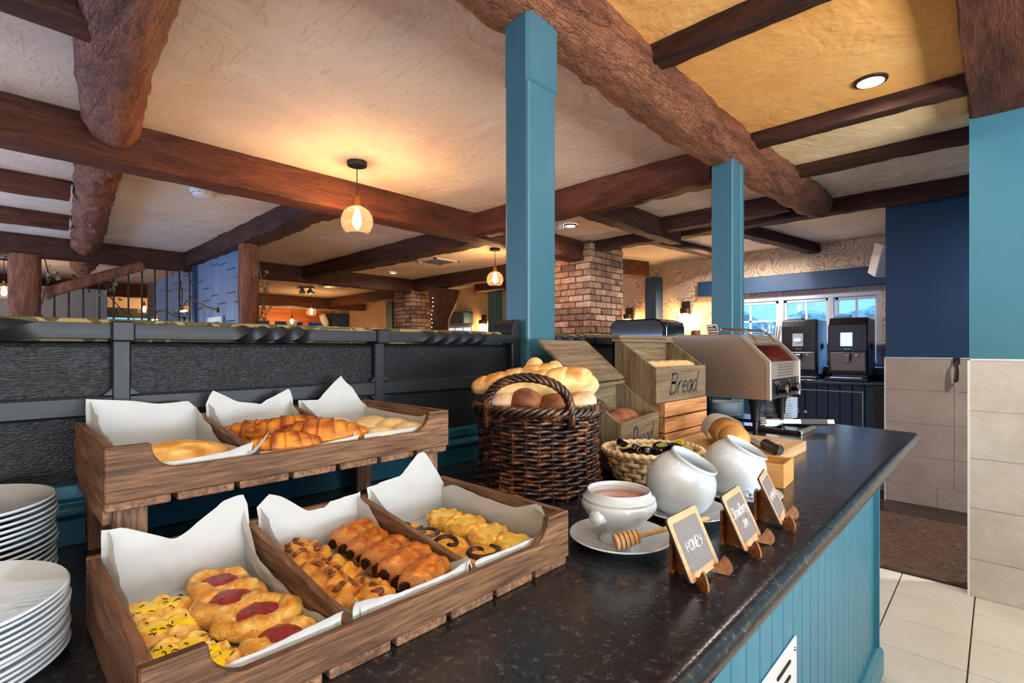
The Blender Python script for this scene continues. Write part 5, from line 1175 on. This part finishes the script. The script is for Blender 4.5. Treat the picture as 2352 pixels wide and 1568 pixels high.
# ================================================================== BAMBOO BASKET WITH PORTIONS
SX, SY = -.630, 1.160
e = thing('bamboo_basket', 'pale woven bamboo bowl of jam portions', 'basket', (SX, SY, .92)); ra = math.atan2(.695, .719); e.scale = (.98, .98, 1.08)
def sr(z): return .088+.036*(z/.068)**.8
ELX, ELY = 1.0, .86
def el(a, r, z): x = r*ELX*math.cos(a); y = r*ELY*math.sin(a); return (x*math.cos(ra)-y*math.sin(ra), x*math.sin(ra)+y*math.cos(ra), z)
NB = 24
for k in range(NB):
    a0 = 2*math.pi*(k+.22)/NB; a1 = 2*math.pi*(k+.72)/NB
    MB().grid(lambda u, v, a0=a0, a1=a1: el(lerp(a0, a1, u), sr(v*.066), .001+v*.066), 2, 6).build('upright_splint', M['bamboo'], e, solid=.0012, smooth=True)
for r in range(5):
    z = .004+r*.0128; h = .0115
    def fn(u, v, z=z, r=r): a = u*2*math.pi; w = .0028*(1 if True else 0)*math.tanh(3*math.sin(NB/2*a+math.pi*(r % 2)+1.45*0)); return el(a, sr(z+v*h)+w, z+v*h)
    MB().grid(fn, NB*5, 2, closeu=True).build('weave_strip', M['bamboo'], e, solid=.0012, smooth=True)
def rimw(u, v): a = u*2*math.pi; b = v*2*math.pi; r = .0062*(1+.22*math.sin(a*38+b)); c = el(a, .124+r*math.cos(b), .070+r*math.sin(b)*1.1); return c
MB().grid(rimw, 220, 10, closeu=True).build('wrapped_rim', M['bamboo'], e, smooth=True, angle=180)
MB().lathe([(0,.002),(.085,.002)], 30, caps=False, sx=1, sy=.9).build('base', M['bamboo'], e)
rng = random.Random(21)
def tub(kind):
    e = thing('portion_tub', '', 'jam tub')
    MB().lathe([(0,0),(.011,0),(.0125,.002),(.0155,.013),(.0185,.0138),(.0188,.0146),(.0155,.0150)], 20, caps=False).build('cup', M['gloss_black'], e, smooth=True)
    l = MB().lathe([(0,.0153),(.0182,.0150)], 20, caps=False).build('foil_lid', M[('foil_green','foil_yellow','gloss_black')[kind]], e)
    MB().tube([(.008*math.cos(a), .008*math.sin(a), .0155) for a in [k*.5 for k in range(13)]], .0007, 4, closed=True).build('lid_print', M['foil_yellow' if kind == 0 else 'gloss_black'], l); return e
descr = []
protos = [tub(0), tub(1), tub(2)]
used = [0,0,0]
spots = []
while len(spots) < 24:
    a = rng.uniform(0, 6.283); rr = .086*math.sqrt(rng.random()); q = el(a, rr, 0)
    if all((q[0]-s[0])**2+(q[1]-s[1])**2 > .024**2 for s in spots) or len(spots) > 14: spots.append(q)
for k, q in enumerate(spots):
    kd = (2, 2, 0, 2, 1)[k % 5]; o = protos[kd] if not used[kd] else copy_tree(protos[kd]); used[kd] = 1
    lay = .048 if k < 14 else .066
    rx, ry = (rng.uniform(-.9, .9), rng.uniform(-.9, .9)) if kd else (rng.uniform(-.35, .35), rng.uniform(-.35, .35))
    if kd == 2 and k % 2: rx = math.pi*.8
    o.location = (SX+q[0], SY+q[1], .92+lay+rng.uniform(0,.010)-(.004 if abs(q[0])+abs(q[1]) > .1 else -.006)); o.rotation_euler = (rx, ry, rng.uniform(0, 6.28))
    tag(o, ['black jam tub with a green printed lid in the bamboo bowl','black jam tub with a yellow foil lid in the bamboo bowl','plain glossy black jam tub tumbled in the bamboo bowl'][kd], 'jam tub', ['green-lidded jam tubs','yellow-lidded jam tubs','plain black jam tubs'][kd])
# ================================================================== OAK BOX
e = thing('oak_box', 'open honey-coloured wooden box behind the rear jam pot', 'box', (-.363, 1.295, .92), math.radians(4))
for a in ((-.205,0,0,.006),(-.205,0,.099,.105),(-.205,-.199,.006,.099),(-.006,0,.006,.099)): MB().box(a[0],a[1],a[2],a[3],0,.056).build('side', M['oakbox'], e, bevel=.001)
MB().box(-.2,-.005,.005,.1,0,.004).build('bottom', M['oakbox'], e)
e = thing('butter_portion', 'small yellow wrapped portion inside the honey-coloured box', 'butter', (-.545, 1.335, .9245)); MB().box(-.02,.02,-.014,.014,0,.045).build('wrapper', M['foil_yellow'], e, bevel=.004)
# ================================================================== POTS AND SAUCERS
def saucer(label, x, y):
    o = MB().lathe([(0,.004),(.030,.004),(.032,0),(.036,0),(.040,.003),(.070,.0085),(.0845,.0150),(.0855,.0165),(.084,.0180),(.068,.0120),(.044,.0075),(.034,.0068),(.030,.0060),(0,.0060)], 64, caps=False).build('saucer', M['china'], smooth=True, angle=60, loc=(x,y,.9201)); return tag(o, label, 'saucer', 'saucers under the pots')
saucer('white saucer under the footed honey bowl', -.462, .742); saucer('white saucer under the middle tilted pot', -.447, .952); saucer('white saucer under the rear tilted pot', -.412, 1.150)
e = thing('honey_bowl', 'white footed china bowl with lion-head knobs, filled with honey', 'bowl', (-.465, .742, .9265))
MB().lathe([(0,.002),(.032,.0),(.033,.004),(.028,.010),(.024,.015),(.030,.024),(.048,.040),(.060,.052),(.0630,.060),(.0625,.066),(.0600,.069),(.0612,.0715),(.0600,.0745),(.0540,.078),(.0535,.0835),(.0520,.0855),(.0495,.084),(.0490,.076),(.051,.066),(.048,.055),(.030,.035),(0,.028)], 64, caps=False).build('bowl', M['china'], e, smooth=True, angle=60)
MB().lathe([(0,.0715),(.049,.0715)], 48, caps=False).build('honey', M['honey'], e)
for sg in (1, -1):
    a = math.atan2(-.742, .465)-.60 if sg > 0 else math.atan2(-.742, .465)-.60+math.pi
    m = MB().lathe([(0,.011),(.006,.0105),(.010,.008),(.0125,.003),(.013,-.006)], 18, caps=False); m.v = [(p[0]*(1+.15*math.sin(7*math.atan2(p[1],p[0]))), p[1]*1.1, p[2]+.0025*N3(p[0]*160, p[1]*160, 3)) for p in m.v]
    k = m.build('lion_knob', M['china'], e, smooth=True, angle=180); k.rotation_euler = (0, math.pi/2, a); k.location = (.0585*math.cos(a), .0585*math.sin(a), .050)
    for dx in (-.004,.004): pass
def tpot(label, x, y):
    e = thing('tilted_pot', label, 'pot', (x, y, .9265)); R = .067; c = Vector((0,0,.056)); nrm = Vector((.45,.12,.885)).normalized()
    # body: sphere cut by the foot below and by a tilted rim plane
    q = Vector((0,0,1)).rotation_difference(nrm); hrim = .050
    prof = [(R*math.sin(t), R*math.cos(t)) for t in [math.radians(d) for d in range(180, 41, -5)]]
    rr = prof[-1][0]; zz = prof[-1][1]
    prof += [(rr*.985, zz+.003), (rr*1.0, zz+.0055), (rr*1.0, zz+.008), (rr*.985, zz+.0098), (rr*.955, zz+.0102), (rr*.93, zz+.008), (rr*.925, zz+.004)]+[(R*.93*math.sin(t), R*.93*math.cos(t)) for t in [math.radians(d) for d in range(44, 150, 8)]]
    m = MB().lathe(prof, 64, caps=False); vs = []
    for p in m.v:
        w = q @ Vector(p)+c
        vs.append((w.x, w.y, max(.0, w.z) if w.z > -.02 else 0.0))
    m.v = vs; m.build('body', M['china'], e, smooth=True, angle=60)
    MB().lathe([(0,.0),(.040,.0),(.042,.004),(.040,.010)], 40, caps=False).build('foot', M['china'], e, smooth=True); return e
tpot('round white pot with tilted mouth in the middle of the row', -.455, .953); tpot('rear round white pot with tilted mouth', -.428, 1.160)
e = thing('honey_dipper', 'wooden honey dipper resting on the nearest saucer', 'dipper', (-.425, .695, .9485))
d = (Vector((-.345, .800, .974))-Vector((-.425, .695, .9485))); L = d.length
pr = []
for k in range(5):
    zz = -.016+k*.0075; r = .0135-.0008*abs(k-1.5); pr += [(r*.6, zz), (r, zz+.0002), (r, zz+.0055), (r*.6, zz+.0057)]
pr = [(0,-.016)]+pr+[(.011,.0225),(.005,.026),(.0042,.03),(.0038,L+.01),(0,L+.012)]
k = MB().lathe(pr, 24, caps=False).build('dipper', M['dipper'], e, smooth=True, angle=40); k.rotation_euler = d.to_track_quat('Z', 'Y').to_euler()
e = thing('teaspoon', 'steel teaspoon leaning on the rear saucer', 'spoon', (-.372, 1.098, .9385), math.radians(112))
MB().grid(lambda u, v: (lerp(-.018,.018,u), (v-.5)*.022*math.sqrt(max(0, 1-(2*u-1)**2)), .003*((2*u-1)**2+(2*v-1)**2)), 10, 8).build('bowl', M['chrome'], e, solid=.001, smooth=True); MB().tube([(.016,0,.004),(.035,0,.010),(.062,0,.018)], [.002,.0022,.004], 8).build('handle', M['chrome'], e, smooth=True)
# ================================================================== CHALKBOARD SIGNS
def rrect(w, h, r, n=4):
    pts = []
    for cx, cy, a0 in ((w/2-r,h/2-r,0),(-w/2+r,h/2-r,90),(-w/2+r,-h/2+r,180),(w/2-r,-h/2+r,270)):
        for k in range(n+1): a = math.radians(a0+90*k/n); pts.append((cx+r*math.cos(a), cy+r*math.sin(a)))
    return pts
def sign(label, x, y, z, rz, lines, sc=1.0, black=False, w=.094, h=.088):
    # local: board faces +x, bottom edge along y, leaning back
    e = thing('chalkboard_sign', label, 'sign', (x, y, z), rz); e.scale = (sc, sc, sc); lean = math.radians(25)
    upv = Vector((-math.sin(lean), 0, math.cos(lean))); nv = Vector((math.cos(lean), 0, math.sin(lean))); base = Vector((0,0,.010))
    def to(u, v, o): p = base+upv*(v+h/2)+Vector((0,1,0))*u+nv*o; return (p.x, p.y, p.z)
    def plate(poly, o0, o1): n = len(poly); return MB().add([to(a, b, o0) for a, b in poly]+[to(a, b, o1) for a, b in poly], [tuple(range(n)), tuple(range(2*n-1, n-1, -1))]+[(i, (i+1) % n, n+(i+1) % n, n+i) for i in range(n)])
    fr = plate(rrect(w, h, .006), -.003, .0005).build('frame', M['signframe'], e); plate(rrect(w+.0008, h+.0008, .006), -.0034, -.0004).build('frame_edge', M['ink'], e)
    bd = plate(rrect(w-.020, h-.020, .004), -.001, .0010).build('board', M['chalkboard_black' if black else 'chalkboard'], e)
    for s, size, thick, u0, v0, wd, slant in lines:
        if s == '~':
            m = MB()
            for k in range(int(wd/.006)): m.add([to(u0+k*.006, v0, .0013), to(u0+k*.006+.0045, v0+.001, .0013), to(u0+k*.006+.0038, v0+size, .0013), to(u0+k*.006+.0008, v0+size*.8, .0013)], [(0,1,2,3)])
            m.build('scribble', M['chalk'], bd)
        else: text(s, size, thick, lambda u, v, o: to(u0+u, v0+v, .0013), slant, wd).build('lettering', M['chalk'], bd)
    # easel: two splayed plates meeting behind
    for sg in (-1, 1):
        prf = [(.028,.0),(.034,.006),(.034,.014),(.028,.024),(.022,.028),(.014,.016),(.004,.012),(-.012,.050),(-.022,.058),(-.040,.058),(-.044,.050),(-.044,.0),(-.034,.0),(-.026,.006),(-.004,.006)]
        n = len(prf); ang = sg*math.radians(33); cc, ss = math.cos(ang), math.sin(ang); vs = []
        for th in (-.0015, .0015):
            for a, b in prf:
                lx = a+.044; X = -.044+lx*cc-th*ss; Y = lx*ss+th*cc; vs.append((X, Y*1.0, b))
        MB().add(vs, [tuple(range(n-1,-1,-1)), tuple(range(n, 2*n))]+[(i, (i+1) % n, n+(i+1) % n, n+i) for i in range(n)]).build('easel_foot', M['easel'], e)
    MB().box(-.050,-.045,-.012,.012,0,.056).build('easel_back', M['easel'], e); return e
sign('small chalkboard sign reading HONEY on a wooden easel', -.300, .708, .92, 0, [('HONEY', .0135, .0015, -.026, -.008, .050, 0)])
sign('small chalkboard sign reading Strawberry JAM on a wooden easel', -.290, .872, .92, math.radians(4), [('StrawBerry', .0165, .0016, -.036, .004, .072, .1), ('JAM', .011, .0013, -.010, -.016, .024, 0)])
sign('small chalkboard sign reading MARMALADE on a wooden easel', -.292, 1.040, .92, math.radians(11), [('MARMALADE', .0115, .0012, -.034, -.004, .068, 0)])
sign('black chalkboard sign with three lines of writing on top of the toaster', -.985, 2.415, 1.309, math.radians(-40), [('~', .010, 0, -.030, .022, .040, 0), ('~', .010, 0, -.030, .0, .055, 0), ('~', .011, 0, -.028, -.024, .060, 0)], .62, True, .088, .092)
# ================================================================== BREAD BOARD, LOAF, KNIFE
e = thing('bread_board', 'thick pale wooden chopping board with a wrapped loaf', 'board', (-.605, 1.64, .92))
for k in range(8): MB().box(-.158+k*.0395, -.158+(k+1)*.0395-.0003, -.17, .19, 0, .032).build('stave', M['board'], e, bevel=.0012)
A = Vector((-.668, 1.658, .991)); B = Vector((-.515, 1.450, .985))
e = thing('plaited_loaf', 'golden plaited loaf lying on the chopping board', 'bread', (A.x, A.y, .952)); A0 = A-Vector((A.x, A.y, .952)); dL = B-A; t = dL.normalized(); sd = t.cross(Vector((0,0,1))).normalized()
def loaf(u, v):
    a = u*2*math.pi; s = abs(v*2-1); r = .037*(max(0, 1-s**3.5))**.4*(1+.20*math.sin(v*25+2.6*math.cos(a))*max(0, math.sin(a)+.4)); p = A0+dL*v+sd*(math.cos(a)*r*1.05)+Vector((0,0,math.sin(a)*r)); return (p.x, p.y, max(.0, p.z))
MB().grid(loaf, 30, 50, lambda u, v: mixc(S(238,190,116), S(176,104,40), .4+.45*math.sin(v*25+2.6*math.cos(u*6.28))+.4*N3(u*5, v*8, 2)), closeu=True).build('crust', M['bread'], e, smooth=True, angle=180, merge=True)
e = thing('paper_napkin', 'white paper napkin wrapped round the far end of the loaf', 'napkin', (A.x, A.y, .952))
def nap(u, v):
    a = (u-.08)*math.pi*1.16; r = .0455+.006*abs(N3(u*5, v*4, 3))+.006*v; q = v*.56-.10; r *= 1 if v > .25 else max(.02, 1-(1-v/.25)**2)**.5; p = A0+dL*q+sd*(math.cos(a)*r*1.06)+Vector((0,0,math.sin(a)*r)); return (p.x, p.y, max(.0005, p.z))
MB().grid(nap, 26, 14).build('sheet', M['paper'], e, smooth=True, angle=180)
e = thing('bread_knife', 'bread knife with a black moulded handle on the chopping board', 'knife', (-.500, 1.600, .9525)); d = Vector((.073,-.105,0)).normalized(); ex = math.atan2(d.y, d.x); e.rotation_euler = (0,0,ex)
MB().prism([(-.17,-.001),(-.165,.012),(.0,.014),(.0,-.014),(-.14,-.013)], .004, .006, 'xy').build('blade', M['steel'], e)
MB().tube([(-.008,0,.012),(.01,0,.015),(.03,.002,.016),(.05,-.002,.016),(.075,0,.016),(.10,.002,.016),(.118,.002,.016)], [.012,.016,.0125,.0155,.0130,.0160,.008], 12).build('handle', M['plastic'], e, smooth=True)
MB().lathe([(0,0),(.009,.001),(.010,.006),(0,.010)], 12, (.04,.010,.006)).build('finger_guard', M['plastic'], e, smooth=True)
